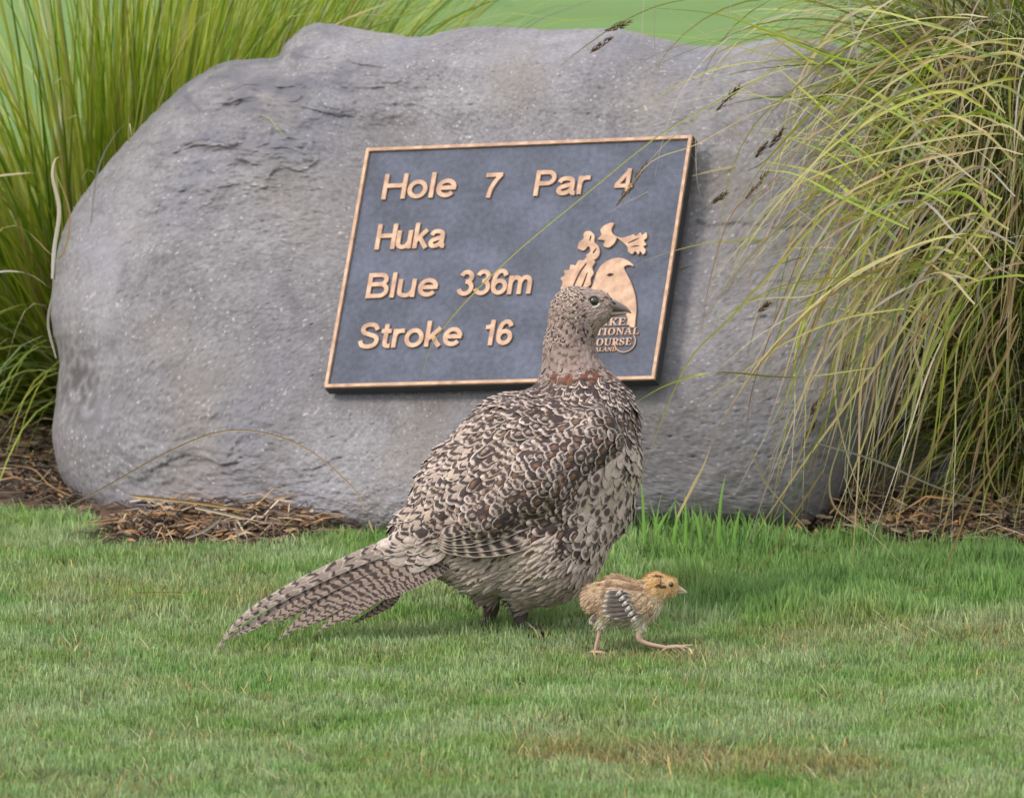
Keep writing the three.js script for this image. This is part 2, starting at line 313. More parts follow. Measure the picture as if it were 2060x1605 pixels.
  const GL = {
    H: [0.84, [[0.1, 0], [0.1, 1]], [[0.74, 0], [0.74, 1]], [[0.1, 0.53], [0.74, 0.53]]], l: [0.24, [[0.11, 0], [0.11, 1]]],
    o: [0.72, arc(0.35, 0.36, 0.26, 0.29, 0, 360, 36)], e: [0.7, arc(0.35, 0.36, 0.26, 0.29, 4, 322, 32), [[0.1, 0.37], [0.66, 0.37]]],
    7: [0.64, [[0.04, 0.92], [0.62, 0.92]], sm([[0.55, 0.9], [0.4, 0.66], [0.27, 0.34], [0.22, 0]])],
    P: [0.76, [[0.1, 0], [0.1, 1]], [[0.1, 0.92], ...arc(0.43, 0.7, 0.22, 0.22, 90, -90, 16), [0.1, 0.48]]],
    a: [0.69, sm([[0.1, 0.5], [0.17, 0.61], [0.33, 0.645], [0.49, 0.6], [0.54, 0.48], [0.54, 0.2], [0.56, 0.08], [0.66, 0.05]]), sm([[0.54, 0.4], [0.33, 0.355], [0.15, 0.28], [0.1, 0.17], [0.19, 0.07], [0.36, 0.085], [0.5, 0.19], [0.54, 0.3]])],
    r: [0.44, [[0.1, 0], [0.1, 0.72]], sm([[0.1, 0.42], [0.15, 0.57], [0.26, 0.64], [0.42, 0.645]])],
    4: [0.66, [[0.46, 0], [0.46, 1]], [[0.48, 0.93], [0.07, 0.31]], [[0.02, 0.27], [0.64, 0.27]]],
    u: [0.7, sm([[0.1, 0.72], [0.1, 0.4], [0.12, 0.16], [0.27, 0.07], [0.44, 0.11], [0.55, 0.26]]), [[0.56, 0], [0.56, 0.72]]],
    k: [0.64, [[0.1, 0], [0.1, 1]], [[0.1, 0.27], [0.52, 0.72]], [[0.25, 0.44], [0.56, 0]]],
    B: [0.8, [[0.1, 0], [0.1, 1]], [[0.1, 0.92], ...arc(0.45, 0.735, 0.19, 0.185, 90, -90, 14), [0.1, 0.55]], [[0.1, 0.545], ...arc(0.47, 0.315, 0.23, 0.232, 90, -90, 16), [0.1, 0.083]]],
    3: [0.66, arc(0.31, 0.73, 0.2, 0.19, 165, -92, 20), arc(0.31, 0.31, 0.24, 0.235, 92, -165, 22)],
    6: [0.66, arc(0.33, 0.31, 0.23, 0.235, 0, 360, 28), sm([[0.1, 0.3], [0.1, 0.55], [0.16, 0.8], [0.32, 0.92], [0.47, 0.88], [0.55, 0.74]])],
    m: [1.02, [[0.1, 0], [0.1, 0.72]], sm([[0.1, 0.44], [0.17, 0.58], [0.3, 0.645], [0.42, 0.6], [0.47, 0.46], [0.475, 0]]), sm([[0.475, 0.44], [0.54, 0.58], [0.68, 0.645], [0.8, 0.6], [0.85, 0.46], [0.855, 0]])],
    S: [0.78, sm([[0.65, 0.72], [0.56, 0.87], [0.38, 0.925], [0.2, 0.88], [0.13, 0.74], [0.2, 0.61], [0.4, 0.53], [0.61, 0.44], [0.67, 0.28], [0.58, 0.12], [0.38, 0.07], [0.17, 0.12], [0.09, 0.3]])],
    t: [0.42, sm([[0.19, 0.92], [0.19, 0.5], [0.19, 0.2], [0.24, 0.085], [0.38, 0.07]]), [[0.03, 0.65], [0.37, 0.65]]],
    1: [0.6, [[0.4, 0], [0.4, 1]], sm([[0.4, 0.82], [0.31, 0.74], [0.14, 0.72]])],
  };
  const stroke = (pts, hw) => { // an even-width outline along a path
    const l = [], r = [], closed = Math.hypot(pts[0][0] - pts.at(-1)[0], pts[0][1] - pts.at(-1)[1]) < 1e-6, n = pts.length;
    for (let i = 0; i < n; i++) { const a = pts[i ? i - 1 : closed ? n - 2 : 0], b = pts[i < n - 1 ? i + 1 : closed ? 1 : n - 1], dx = b[0] - a[0], dy = b[1] - a[1], q = Math.hypot(dx, dy) || 1; l.push(new THREE.Vector2(pts[i][0] - dy / q * hw, pts[i][1] + dx / q * hw)); r.push(new THREE.Vector2(pts[i][0] + dy / q * hw, pts[i][1] - dx / q * hw)); }
    if (closed) { const s = new THREE.Shape(r.slice(0, -1)); s.holes.push(new THREE.Path(l.slice(0, -1))); return s; }
    return new THREE.Shape([...r, ...l.reverse()]);
  };
  for (const [text, xl, xr, yb, cap] of words) {
    const [x0, y0] = toLocal(xl, yb), [x1] = toLocal(xr, yb), sy = cap / 540 * H * 1.1; let total = 0; for (const ch of text) total += GL[ch][0];
    const wHalf = 0.078 * sy, sx = (x1 - x0 - 0.0) / (total - 0.06); let pen = 0;
    for (const ch of text) {
      const [adv, ...paths] = GL[ch];
      const gs = paths.map((p, i) => { const g = new THREE.ExtrudeGeometry(stroke(p.map(([x, y]) => [x0 + (pen + x - 0.03) * sx, y0 + (y === 0 || y === 1 || y === 0.72 ? y : y) * sy]), wHalf), { ...raised, depth: 0.0026 + i * 0.00011 }); g.translate(0, 0, 0.0005); return g; });
      part('letter', mergeGeometries(gs), copper, pl); pen += adv;
    }
  }
  const small = { depth: 0.002, curveSegments: 3, bevelEnabled: false };
  setText(serifBold, 'WAIRAKEI', 1132, 1268, 659, 15, small); setText(serifBold, 'INTERNATIONAL', 1098, 1285, 679, 14, small); setText(serifBold, 'GOLF COURSE', 1122, 1270, 699, 14, small); setText(serifBold, 'NEW ZEALAND', 1148, 1240, 710, 8, small);
  const blob = (pts, name, holes = [], dz = 0) => {
    const mk = (ps, T) => { const s = new T(); const cv = new THREE.SplineCurve([...ps, ps[0]].map(([x, y]) => new THREE.Vector2(...toLocal(x, y)))).getPoints(ps.length * 4); s.setFromPoints(cv.slice(0, -1)); return s; };
    const s = mk(pts, THREE.Shape); for (const h of holes) s.holes.push(mk(h, THREE.Path));
    const g = new THREE.ExtrudeGeometry(s, { depth: 0.003, bevelEnabled: true, bevelSize: 0.0004, bevelThickness: 0.0006, bevelSegments: 1 }); g.translate(0, 0, 0.0004 + dz);
    part(name, g, copper, pl);
  };
  blob([[1196, 572], [1202, 552], [1212, 536], [1228, 525], [1247, 521], [1264, 526], [1277, 537], [1266, 535], [1257, 540], [1262, 552], [1271, 570], [1279, 595], [1282, 620], [1280, 645], [1278, 660], [1268, 657], [1262, 636], [1240, 625], [1205, 640], [1170, 650], [1150, 640], [1165, 610], [1185, 592]], 'emblem_bird', [[[1222, 556], [1229, 552], [1237, 554], [1230, 559]]]);
  blob([[1130, 582], [1134, 570], [1130, 562], [1138, 556], [1137, 546], [1147, 545], [1150, 535], [1160, 536], [1166, 526], [1176, 526], [1184, 518], [1192, 522], [1199, 529], [1193, 540], [1196, 552], [1190, 562], [1190, 574], [1180, 584], [1178, 604], [1150, 640], [1128, 620], [1136, 604]], 'emblem_leaf', [[[1150, 588], [1158, 568], [1168, 548], [1180, 532], [1182, 534], [1171, 550], [1161, 570], [1153, 589]], [[1166, 590], [1174, 572], [1182, 552], [1184, 553], [1177, 574], [1169, 591]]]);
  blob([[1164, 502], [1167, 490], [1176, 482], [1177, 471], [1188, 467], [1198, 476], [1197, 488], [1206, 498], [1208, 512], [1199, 524], [1188, 519], [1181, 516], [1190, 508], [1186, 497], [1176, 506]], 'emblem_leaf', [[[1187, 486], [1190, 476], [1192, 477], [1190, 487]], [[1194, 510], [1200, 502], [1202, 503], [1197, 512]]]);
  blob([[1204, 484], [1212, 474], [1210, 464], [1221, 454], [1236, 451], [1232, 463], [1234, 472], [1242, 480], [1237, 492], [1226, 500], [1216, 496], [1219, 486]], 'emblem_leaf');
  blob([[1238, 476], [1252, 481], [1268, 477], [1276, 474], [1282, 477], [1290, 470], [1294, 475], [1302, 470], [1303, 480], [1297, 486], [1302, 494], [1296, 498], [1301, 506], [1296, 514], [1290, 507], [1286, 514], [1280, 507], [1274, 513], [1266, 508], [1264, 498], [1252, 487]], 'emblem_flower', [[[1266, 490], [1278, 484], [1290, 481], [1279, 487], [1267, 492]], [[1270, 500], [1280, 496], [1291, 497], [1280, 499]]]);
  const [rx, ry] = toLocal(1259, 690), ring = new THREE.TorusGeometry(0.0155, 0.0012, 6, 32, Math.PI * 1.25); ring.rotateZ(-Math.PI * 1.0); ring.translate(rx, ry, 0.002);
  part('emblem_ring', ring, copper, pl);
}

// ---------------------------------------------------------------- feathers: one atlas of painted vanes (dye of the plumage only)
const KINDS = ['mantle', 'scapular', 'covert', 'flank', 'belly', 'neck', 'crown', 'face', 'rufous', 'rump', 'chickwing', 'collar'];
const hwid = (u) => Math.sqrt(clamp(u * 2.6)) * (u > 0.5 ? Math.sqrt(Math.max(0, 1 - Math.pow((u - 0.5) / 0.5, 2.4))) : 1);
const INK = { buff: [178, 159, 146], pale: [198, 185, 177], dark: [65, 53, 50], brown: [98, 82, 76], rufous: [148, 106, 74], grey: [140, 129, 124], pink: [148, 128, 122] };
const featherTex = (() => {
  const N = 128, COLS = 8, S = 1024, d = new Uint8Array(S * S * 4);
  for (let kind = 0; kind < KINDS.length; kind++) for (let vr = 0; vr < 4; vr++) {
    const cell = kind * 4 + vr, ox = (cell % COLS) * N, oy = Math.floor(cell / COLS) * N, z = cell * 3.7;
    for (let j = 0; j < N; j++) for (let i = 0; i < N; i++) {
      const u = (i + 0.5) / N, v = ((j + 0.5) / N) * 2 - 1, av = Math.abs(v), h = hwid(u);
      const wob = 0.13 * noise(u * 5, v * 3, z) + 0.1 * noise(u * 14, v * 9, z + 3) + 0.07 * noise((u - av * 0.3) * 40, v * 3, z + 7);
      const e = Math.min((1 - av) * h, (1 - u) * 1.7) + wob * 0.5, barb = noise((u - av * 0.35) * 46, v > 0 ? 2 : 9, z);
      let c;
      const K = KINDS[kind];
      if (K === 'mantle') {
        c = mixc(mixc(INK.pale, INK.buff, clamp(0.5 + noise(u * 3, v * 2, z + 11) * 1.5)), INK.dark, sstep(0.18, 0.36, e + 0.35 * wob - (vr === 3 ? 0.08 : 0)));
        const inner = vr % 2 ? sstep(0.5, 0.56, e) * sstep(0.72, 0.64, e) : 0;
        c = mixc(c, INK.buff, inner * 0.9); if (u < 0.3) c = mixc(c, INK.grey, sstep(0.35, 0.1, u));
        c = mixc(c, INK.brown, clamp(0.3 + noise(u * 4, v * 4, z) * 1.4) * 0.35 * sstep(0.3, 0.5, e));
      } else if (K === 'scapular') {
        c = mixc(mixc(INK.pale, INK.buff, clamp(0.4 + noise(u * 3, v * 2, z + 11) * 1.5)), INK.dark, sstep(0.12, 0.28, e + 0.3 * wob));
        const spot = sstep(0.5, 0.25, Math.hypot((u - 0.7) * 3, v * 1.3 + wob * 2));
        c = mixc(c, vr < 2 ? INK.rufous : INK.buff, spot * 0.95); c = mixc(c, INK.dark, spot * sstep(0.1, 0.04, Math.abs(v + wob)) * 0.7);
        if (u < 0.4) c = mixc(c, INK.grey, sstep(0.45, 0.2, u));
      } else if (K === 'covert') {
        const bar = Math.sin((u * (2.5 + vr * 0.35) - av * 0.35 + wob * 1.6 + 0.2) * Math.PI * 2);
        c = mixc(INK.brown, INK.dark, sstep(-0.1, 0.5, bar)); c = mixc(c, vr === 2 ? [142, 106, 80] : INK.buff, sstep(0.35, 0.8, -bar) * 0.85);
        c = mixc(mixc(INK.pale, INK.buff, clamp(0.45 + noise(u * 3, v * 2, z + 11) * 1.5)), c, sstep(0.14, 0.34, e + 0.3 * wob)); c = mixc(c, INK.pale, sstep(0.09, 0.03, Math.abs(v)) * 0.3);
      } else if (K === 'flank') {
        c = mixc(INK.buff, INK.pale, clamp(0.4 + wob * 3));
        const q = Math.hypot((u - 0.68) * (vr < 2 ? 3.1 : 4), v * 1.15 + wob), cres = vr < 3 ? sstep(0.75, 0.4, q + wob) : 0;
        c = mixc(c, INK.dark, cres * 0.85); c = mixc(c, INK.brown, sstep(0.5, 0.2, u) * 0.35);
      } else if (K === 'belly') {
        c = mixc([172, 155, 144], [208, 193, 182], clamp(0.5 + wob * 3 + noise((u - av * 0.3) * 60, v * 8, z) * 0.5)); c = mixc(c, INK.brown, clamp(noise(u * 7, v * 4, z) * 1.6 - 0.15) * 0.5);
      } else if (K === 'neck' || K === 'collar') {
        c = mixc(INK.brown, K === 'neck' ? INK.pink : INK.pale, sstep(0.25, 0.6, u)); c = mixc(c, [62, 50, 48], sstep(0.78, 0.86, u) * sstep(0.99, 0.93, u) * (vr % 2 ? 0.75 : 0.4) * sstep(0.95, 0.6, av));
        c = mixc(c, [188, 174, 164], sstep(0.22, 0.08, e) * 0.5);
        if (K === 'collar') c = mixc(c, INK.dark, sstep(0.35, 0.55, e));
      } else if (K === 'crown') {
        c = mixc(INK.buff, INK.dark, sstep(0.3, 0.5, e) * (vr === 3 ? 0.35 : 0.95));
      } else if (K === 'face') {
        c = mixc([140, 121, 113], [176, 159, 151], clamp(0.5 + wob * 3)); c = mixc(c, INK.brown, sstep(0.8, 0.95, u) * (vr === 0 ? 0.6 : 0.15));
      } else if (K === 'rufous') {
        c = mixc([132, 82, 56], [92, 58, 44], clamp(0.5 + wob * 5)); c = mixc(c, INK.dark, sstep(0.72, 0.85, u) * (vr % 2 ? 0.8 : 0.3)); c = mixc(c, INK.pink, sstep(0.16, 0.05, e) * 0.5);
      } else if (K === 'rump') {
        const chev = Math.sin((u * 2.1 + av * 0.55 + wob) * Math.PI * 2 + vr);
        c = mixc(INK.buff, INK.dark, sstep(0.1, 0.45, chev) * 0.92); c = mixc(INK.pale, c, sstep(0.12, 0.26, e));
      } else {
        c = mixc([120, 108, 102], [76, 68, 66], clamp(0.5 + wob * 4)); c = mixc([178, 167, 154], c, sstep(0.16, 0.42, e + noise(u * 9, v * 4, z) * 0.15)); if (vr === 1) c = mixc(c, [206, 200, 190], sstep(0.25, 0.1, Math.abs(u - 0.55)) * 0.8);
      }
      const k = 1 + barb * 0.2, o = ((oy + j) * S + ox + i) * 4;
      d[o] = clamp(c[0] * k, 0, 255); d[o + 1] = clamp(c[1] * k, 0, 255); d[o + 2] = clamp(c[2] * k, 0, 255); d[o + 3] = 255;
    }
  }
  const t = new THREE.DataTexture(d, S, S); t.colorSpace = THREE.SRGBColorSpace; t.magFilter = THREE.LinearFilter; t.minFilter = THREE.LinearFilter; t.needsUpdate = true; return t;
})();
const featherMat = new THREE.MeshStandardMaterial({ map: featherTex, vertexColors: true, roughness: 0.8 });
// a unit vane: x along the shaft 0..1, z across -1..1, cupped and curled
const vanes = {};
function vane(kind, vr, curl) {
  const key = kind + vr + curl; if (vanes[key]) return vanes[key];
  const cell = KINDS.indexOf(kind) * 4 + vr, ox = (cell % 8) / 8, oy = Math.floor(cell / 8) / 8, b = new Buf();
  const us = [0, 0.2, 0.42, 0.62, 0.78, 0.9, 0.985], vs = [-1, -0.5, 0, 0.5, 1];
  us.forEach((u, r) => vs.forEach((v, q) => {
    const h = hwid(u), rag = u > 0.5 ? 0.06 * Math.sin(v * 9 + vr * 2) : 0;
    b.v({ x: u - rag * 0.4 * (1 - Math.abs(v)), y: -0.1 * v * v * h + curl * (u - 0.5) * (u - 0.5), z: v * h }, [1, 1, 1], ox + (0.03 + 0.94 * u) / 8, oy + (0.5 + v * 0.47) / 8);
    if (r < us.length - 1 && q < 4) { const a = r * 5 + q; b.i.push(a, a + 1, a + 5, a + 1, a + 6, a + 5); }
  }));
  return vanes[key] = b.build();
}
function frame(p, n, t, L, W) { // matrix laying a unit vane at p along t, its top facing n
  const x = t.clone().normalize(), z = x.clone().cross(n).normalize(), y = z.clone().cross(x).normalize();
  return new THREE.Matrix4().makeBasis(x.multiplyScalar(L), y.multiplyScalar(L * 0.8), z.multiplyScalar(W)).setPosition(p);
}
const tinted = (g, m, tint) => { const c = g.clone().applyMatrix4(m); const a = c.attributes.color.array; for (let i = 0; i < a.length; i += 3) { a[i] = tint[0]; a[i + 1] = tint[1]; a[i + 2] = tint[2]; } return c; };

// ---------------------------------------------------------------- a body as one smooth surface from tapered bones
function field(prims, k) {
  return (x, y, z) => {
    let d = 1e9;
    for (const p of prims) {
      const bx = p[4] - p[0], by = p[5] - p[1], bz = p[6] - p[2], t = clamp(((x - p[0]) * bx + (y - p[1]) * by + (z - p[2]) * bz) / (bx * bx + by * by + bz * bz || 1));
      const e = Math.hypot(x - p[0] - bx * t, y - p[1] - by * t, z - p[2] - bz * t) - lerp(p[3], p[7], t), h = clamp(0.5 + 0.5 * (d - e) / k);
      d = lerp(d, e, h) - k * h * (1 - h);
    }
    return d;
  };
}
function march(f, c, half, res) {
  const mc = new MarchingCubes(res, new THREE.MeshStandardMaterial(), false, false, 400000), hs = res / 2;
  mc.isolation = 0;
  for (let z = 0; z < res; z++) for (let y = 0; y < res; y++) for (let x = 0; x < res; x++) mc.field[x + y * res + z * res * res] = -f(c[0] + ((x - hs) / hs) * half, c[1] + ((y - hs) / hs) * half, c[2] + ((z - hs) / hs) * half);
  mc.update();
  const p = new Float32Array(mc.count * 3);
  for (let i = 0; i < mc.count * 3; i++) p[i] = c[i % 3] + mc.positionArray[i] * half;
  let g = new THREE.BufferGeometry(); g.setAttribute('position', new THREE.BufferAttribute(p, 3));
  g = mergeVertices(g, 0.01); g.computeVertexNormals(); return g;
}
const grad = (f, x, y, z) => V(f(x + 1, y, z) - f(x - 1, y, z), f(x, y + 1, z) - f(x, y - 1, z), f(x, y, z + 1) - f(x, y, z - 1)).normalize();
// scattered roots over a surface, kept apart by a spacing that the place decides
function scatter(g, count, spacing) {
  const pos = g.attributes.position.array, idx = g.index.array, areas = []; let sum = 0;
  const P = (i) => V(pos[i * 3], pos[i * 3 + 1], pos[i * 3 + 2]);
  for (let i = 0; i < idx.length; i += 3) { sum += P(idx[i + 1]).sub(P(idx[i])).cross(P(idx[i + 2]).sub(P(idx[i]))).length() / 2; areas.push(sum); }
  const cells = new Map(), C = 26, out = [], key = (a, b, c) => a + ',' + b + ',' + c;
  for (let n = 0; n < count; n++) {
    const r = rnd() * sum; let lo = 0, hi = areas.length - 1; while (lo < hi) { const m = (lo + hi) >> 1; if (areas[m] < r) lo = m + 1; else hi = m; }
    let a = rnd(), b = rnd(); if (a + b > 1) { a = 1 - a; b = 1 - b; }
    const A = P(idx[lo * 3]), q = A.clone().addScaledVector(P(idx[lo * 3 + 1]).sub(A), a).addScaledVector(P(idx[lo * 3 + 2]).sub(A), b), s = spacing(q); if (!s) continue;
    const ci = Math.floor(q.x / C), cj = Math.floor(q.y / C), ck = Math.floor(q.z / C); let ok = true;
    for (let i = -1; i <= 1 && ok; i++) for (let j = -1; j <= 1 && ok; j++) for (let k = -1; k <= 1 && ok; k++) for (const o of cells.get(key(ci + i, cj + j, ck + k)) || []) if (o.distanceToSquared(q) < s * s) { ok = false; break; }
    if (!ok) continue;
    const kk = key(ci, cj, ck); if (!cells.has(kk)) cells.set(kk, []); cells.get(kk).push(q); out.push(q);
  }
  return out;
}
const ROT = new THREE.Matrix4().makeBasis(AX, AU, AT);   // the birds are modelled square to the lens, then set upright in the place

// ---------------------------------------------------------------- the hen
{
  const D = groundD(1275), s = D / F, base = groundAt(1030, 1275);
  const hen = thing('pheasant_hen', 'large mottled brown pheasant hen standing in front of the plaque, head turned right', 'pheasant', base);
  const toW = new THREE.Matrix4().makeScale(s, s, s).premultiply(ROT);
  const X = (px) => px - 1030, Y = (py) => 1275 - py;
  const bone = (a, b) => [X(a[0]), Y(a[1]), a[2], a[3], X(b[0]), Y(b[1]), b[2], b[3]];
  const body = [
    bone([852, 1070, 66, 62], [960, 1008, 30, 124]), bone([960, 1008, 30, 124], [1065, 955, 0, 160]), bone([1065, 955, 0, 160], [1144, 915, -30, 142]),
    bone([1144, 915, -30, 142], [1168, 838, -45, 104]), bone([1168, 838, -45, 104], [1151, 757, -45, 51]), bone([1151, 757, -45, 51], [1145, 692, -42, 42]),
    bone([1145, 692, -42, 42], [1160, 628, -38, 45]), bone([1160, 628, -38, 46], [1204, 618, -32, 32]), bone([985, 1085, 20, 92], [1085, 1075, 0, 132]), bone([1085, 1075, 0, 132], [1180, 1010, -25, 92]),
    bone([870, 1100, 55, 46], [960, 1120, 30, 70]),
  ];
  const wingR = [bone([1185, 880, 62, 70], [1080, 960, 104, 78]), bone([1080, 960, 104, 78], [970, 1035, 112, 56]), bone([970, 1035, 112, 56], [895, 1082, 100, 18])];
  // the far wing lies mirrored across the middle of the body
  const mid = V(X(1065), Y(955), 0), mn = V(0.42, 0.1, 0.9).normalize(), mir = (p) => { const q = V(...p).sub(mid); q.addScaledVector(mn, -2 * q.dot(mn)).add(mid); return [q.x, q.y, q.z]; };
  const wingL = wingR.map((b) => [...mir(b.slice(0, 3)), b[3] * 0.9, ...mir(b.slice(4, 7)), b[7] * 0.9]);
  const thighs = [bone([985, 1140, -20, 60], [982, 1190, -50, 26]), bone([1060, 1150, 10, 62], [1050, 1206, -20, 22])];
  const fB = field([...body, ...thighs], 30), fW = field(wingR, 26), fL = field(wingL, 26);
  const f = (x, y, z) => { const k = 9, a = fB(x, y, z), b = Math.min(fW(x, y, z), fL(x, y, z)), h = clamp(0.5 + 0.5 * (b - a) / k); return lerp(b, a, h) - k * h * (1 - h); };
  const skin = march(f, [X(1040), Y(905), 0], 372, 112);
  const region = (q) => {
    const px = q.x + 1030, py = 1275 - q.y, a = fB(q.x, q.y, q.z), w = fW(q.x, q.y, q.z), l = fL(q.x, q.y, q.z), edge = 8 * noise(q.x * 0.04, q.y * 0.04, q.z * 0.04);
    const e = py + edge;
    if (e < 662 && px > 1176 + edge) return [px > 1212 && e < 612 && rnd() < 0.1 ? 'rufous' : px < 1196 && e > 628 && rnd() < 0.25 ? 'crown' : 'face', 4.4, 16, 3.6, 4];
    if (e < 606) return ['crown', 4.8, 15, 4.4, 5];
    if (e < 690) return [rnd() < 0.4 ? 'crown' : rnd() < 0.2 ? 'face' : 'neck', 5.4, 19, 5.4, 6];
    if (e < 737) return [rnd() < 0.2 ? 'face' : 'neck', 7, 30, 8, 7];
    if (e < 764) return [px > 1112 && e > 744 && rnd() < 0.5 ? 'rufous' : rnd() < 0.25 ? 'mantle' : 'neck', 7, 28, 8, 8];
    if (Math.min(w, l) < a + 2 && !(w >= a + 2 && q.z > 40)) {
      if (w < a + 2 && q.z > 30) return ['covert', 0];
      if (px + (py - 900) * 0.8 > 1075 + edge * 3) return [rnd() < 0.4 ? 'scapular' : rnd() < 0.5 ? 'mantle' : 'covert', 10.5, 36, 12, 12];
      return ['covert', 11, 36, 12.5, 10];
    }
    if (py > 1120 || (py > 1075 && px < 1130)) return [rnd() < 0.22 * sstep(1200, 1120, py) ? 'flank' : 'belly', 7.6, 44, 6, 8];
    if (px > 1165 && py > 880) return [rnd() < 0.7 ? 'flank' : 'belly', 13, 48, 14.5, 7];
    if (px < 905 && py > 1000) return [rnd() < 0.5 ? 'rump' : rnd() < 0.6 ? 'mantle' : 'covert', 13, 50, 14.5, 7];
    if (e < 812) return ['mantle', 11, 46, 10, 7];
    return [px < 960 ? (rnd() < 0.4 ? 'rump' : 'mantle') : rnd() < 0.7 ? 'mantle' : 'scapular', 13.5, 52, 14.5, 7];
  };
  const flow = (q) => {
    const px = q.x + 1030, py = 1275 - q.y, back = V(-260, -165, 70).normalize(), down = V(0.02, -1, 0.05);
    const d = back.clone().lerp(down, sstep(860, 740, py));
    d.lerp(V(-0.3, -0.95, 0.1), sstep(1130, 1250, px) * 0.75 * sstep(760, 860, py));
    if (py < 680) d.lerp(V(-0.95, -0.45, 0), sstep(670, 640, py));
    if (py > 1090) d.lerp(V(-0.75, -0.6, 0.1), sstep(1090, 1180, py) * 0.8);
    return d.normalize();
  };
  // skin colour under the feathers
  const sc = []; for (let i = 0; i < skin.attributes.position.count; i++) { const k = (skin.attributes.position.getY(i) > 590 ? 0.2 : 0.1) + 0.03 * noise(i * 0.37, 2, 1); sc.push(k * 1.25, k, k * 0.85); }
  skin.setAttribute('color', new THREE.Float32BufferAttribute(sc, 3)); skin.applyMatrix4(toW);
  const skinPx = march(f, [X(1040), Y(905), 0], 372, 80);
  part('body', skin, new THREE.MeshStandardMaterial({ vertexColors: true, roughness: 0.95 }), hen);
  const kindAt = new Map(), roots = scatter(skinPx, 150000, (q) => { const r = region(q); kindAt.set(q, r); return r[1]; });
  const face3 = (px, py) => { let z = 280; while (f(X(px), Y(py), z) > 0 && z > -100) z -= 1; return z; };
  { // the near wing: rows of coverts, each laid over the next one behind it
    const rows = [];
    for (let j = -14; j <= 14; j++) for (let i = 0; i < 36; i++) { // i runs from the tip towards the shoulder
      const across = j * 21 + (i % 2) * 10.5, px = 872 + i * 16 * 0.86 - across * 0.5 + rr(-3, 3), py = 1094 - i * 16 * 0.5 - across * 0.86 + rr(-3, 3);
      const z = face3(px, py); if (z < 30) continue;
      const x = X(px), y = Y(py); if (fW(x, y, z) > fB(x, y, z) + 2) continue;
      rows.push([px, py, z]);
    }
    console.log('wing feathers', rows.length);
    rows.forEach(([px, py, z]) => {
      const q = V(X(px), Y(py), z), n = grad(f, q.x, q.y, q.z), d = V(-0.84, -0.52, 0.12).applyAxisAngle(V(0, 0, 1), -0.35 * sstep(1000, 1240, px) + rr(-0.16, 0.16)), t = d.addScaledVector(n, -d.dot(n)).normalize(), lift = rr(0.06, 0.15), L = rr(44, 54);
      const up = px + (py - 900) * 0.8, kind = up > 1060 + rr(-40, 40) ? pick(['scapular', 'mantle', 'scapular', 'covert']) : 'covert', p = q.clone().addScaledVector(t, -L * 0.45);
      const m = frame(p, n, t.clone().multiplyScalar(Math.cos(lift)).addScaledVector(n, Math.sin(lift)), L, rr(14, 17.5)).premultiply(toW), o = part('wing_feather', vane(kind, Math.floor(rnd() * 4), pick([-0.3, -0.2, -0.1])), featherMat, hen);
      m.decompose(o.position, o.quaternion, o.scale);
    });
  }
  const bins = { neck_plumage: [], body_plumage: [], belly_plumage: [] }; 
  roots.sort(() => 0).forEach((q) => {
    const [kind, , L, W, lift] = kindAt.get(q), n = grad(f, q.x, q.y, q.z), fl = flow(q); let t = fl.addScaledVector(n, -fl.dot(n)).normalize();
    t.applyAxisAngle(n, rr(-0.32, 0.32));
    const t2 = t.clone().multiplyScalar(Math.cos(lift * 0.0175 * rr(0.7, 1.6))).addScaledVector(n, Math.sin(lift * 0.0175 * rr(0.7, 1.6)));
    const k = rr(0.74, 1.3), p = q.clone().addScaledVector(t, -L * 0.42 * k).addScaledVector(n, L < 26 ? 0.8 : 0);
    if (f(p.x, p.y, p.z) > 6) p.addScaledVector(n, -4);
    const vr = Math.floor(rnd() * 4), m = frame(p, n.clone().applyAxisAngle(t, rr(-0.16, 0.16)), t2, L * k, W * rr(0.72, 1.15)).premultiply(toW);
    const b = rr(0.84, 1.1) * (1 + 0.2 * noise(q.x * 0.018, q.y * 0.018, q.z * 0.018)), tint = [b, b * rr(0.96, 1.01), b * rr(0.92, 1.01)], g = vane(kind, vr, pick([-0.3, -0.2, -0.1]));
    bins[kind === 'belly' ? 'belly_plumage' : q.y > Y(770) ? 'neck_plumage' : 'body_plumage'].push(tinted(g, m, tint));
  });
  for (const [name, list] of Object.entries(bins)) part(name, mergeGeometries(list), featherMat, hen, { kind: 'stuff' });
  console.log('hen feathers', roots.length);

  // long quills: tail and wing
  const quillTex = (long) => dataTex(1024, 128, (u, v0) => {
    const v = v0 * 2 - 1, av = Math.abs(v), n = long ? 18 : 22, w = 0.07 * noise(u * 30, v * 2, long ? 3 : 8) + 0.05 * noise(u * 9, v * 0.6, 14);
    const ph = (((u * n + (long ? 0.28 * av : 0.5 * av) + w * 6) % 1) + 1) % 1, barb = 1 + 0.1 * noise((u - av * 0.03) * 260, v > 0 ? 1 : 5, 2);
    let c = mixc([128, 112, 102], [160, 144, 133], clamp(0.5 + noise(u * 9, v * 3, 4) + 0.5 * noise(u * 80, v * 7, 3)));
    if (long) { c = mixc(c, [52, 42, 40], sstep(0.05, 0.1, ph) * sstep(0.4, 0.3, ph) * sstep(0.02, 0.3, Math.abs(v + 0.15)) * 0.92); c = mixc(c, [190, 178, 164], sstep(0.46, 0.5, ph) * sstep(0.6, 0.56, ph) * 0.8); c = mixc(c, [120, 104, 94], clamp(noise(u * 60, v * 6, 9) - 0.1) * 0.8); }
    else { c = mixc(c, [60, 46, 42], sstep(0.0, 0.12, ph) * sstep(0.56, 0.44, ph) * 0.94); c = mixc(c, [146, 122, 104], sstep(0.62, 0.8, ph) * 0.5); }
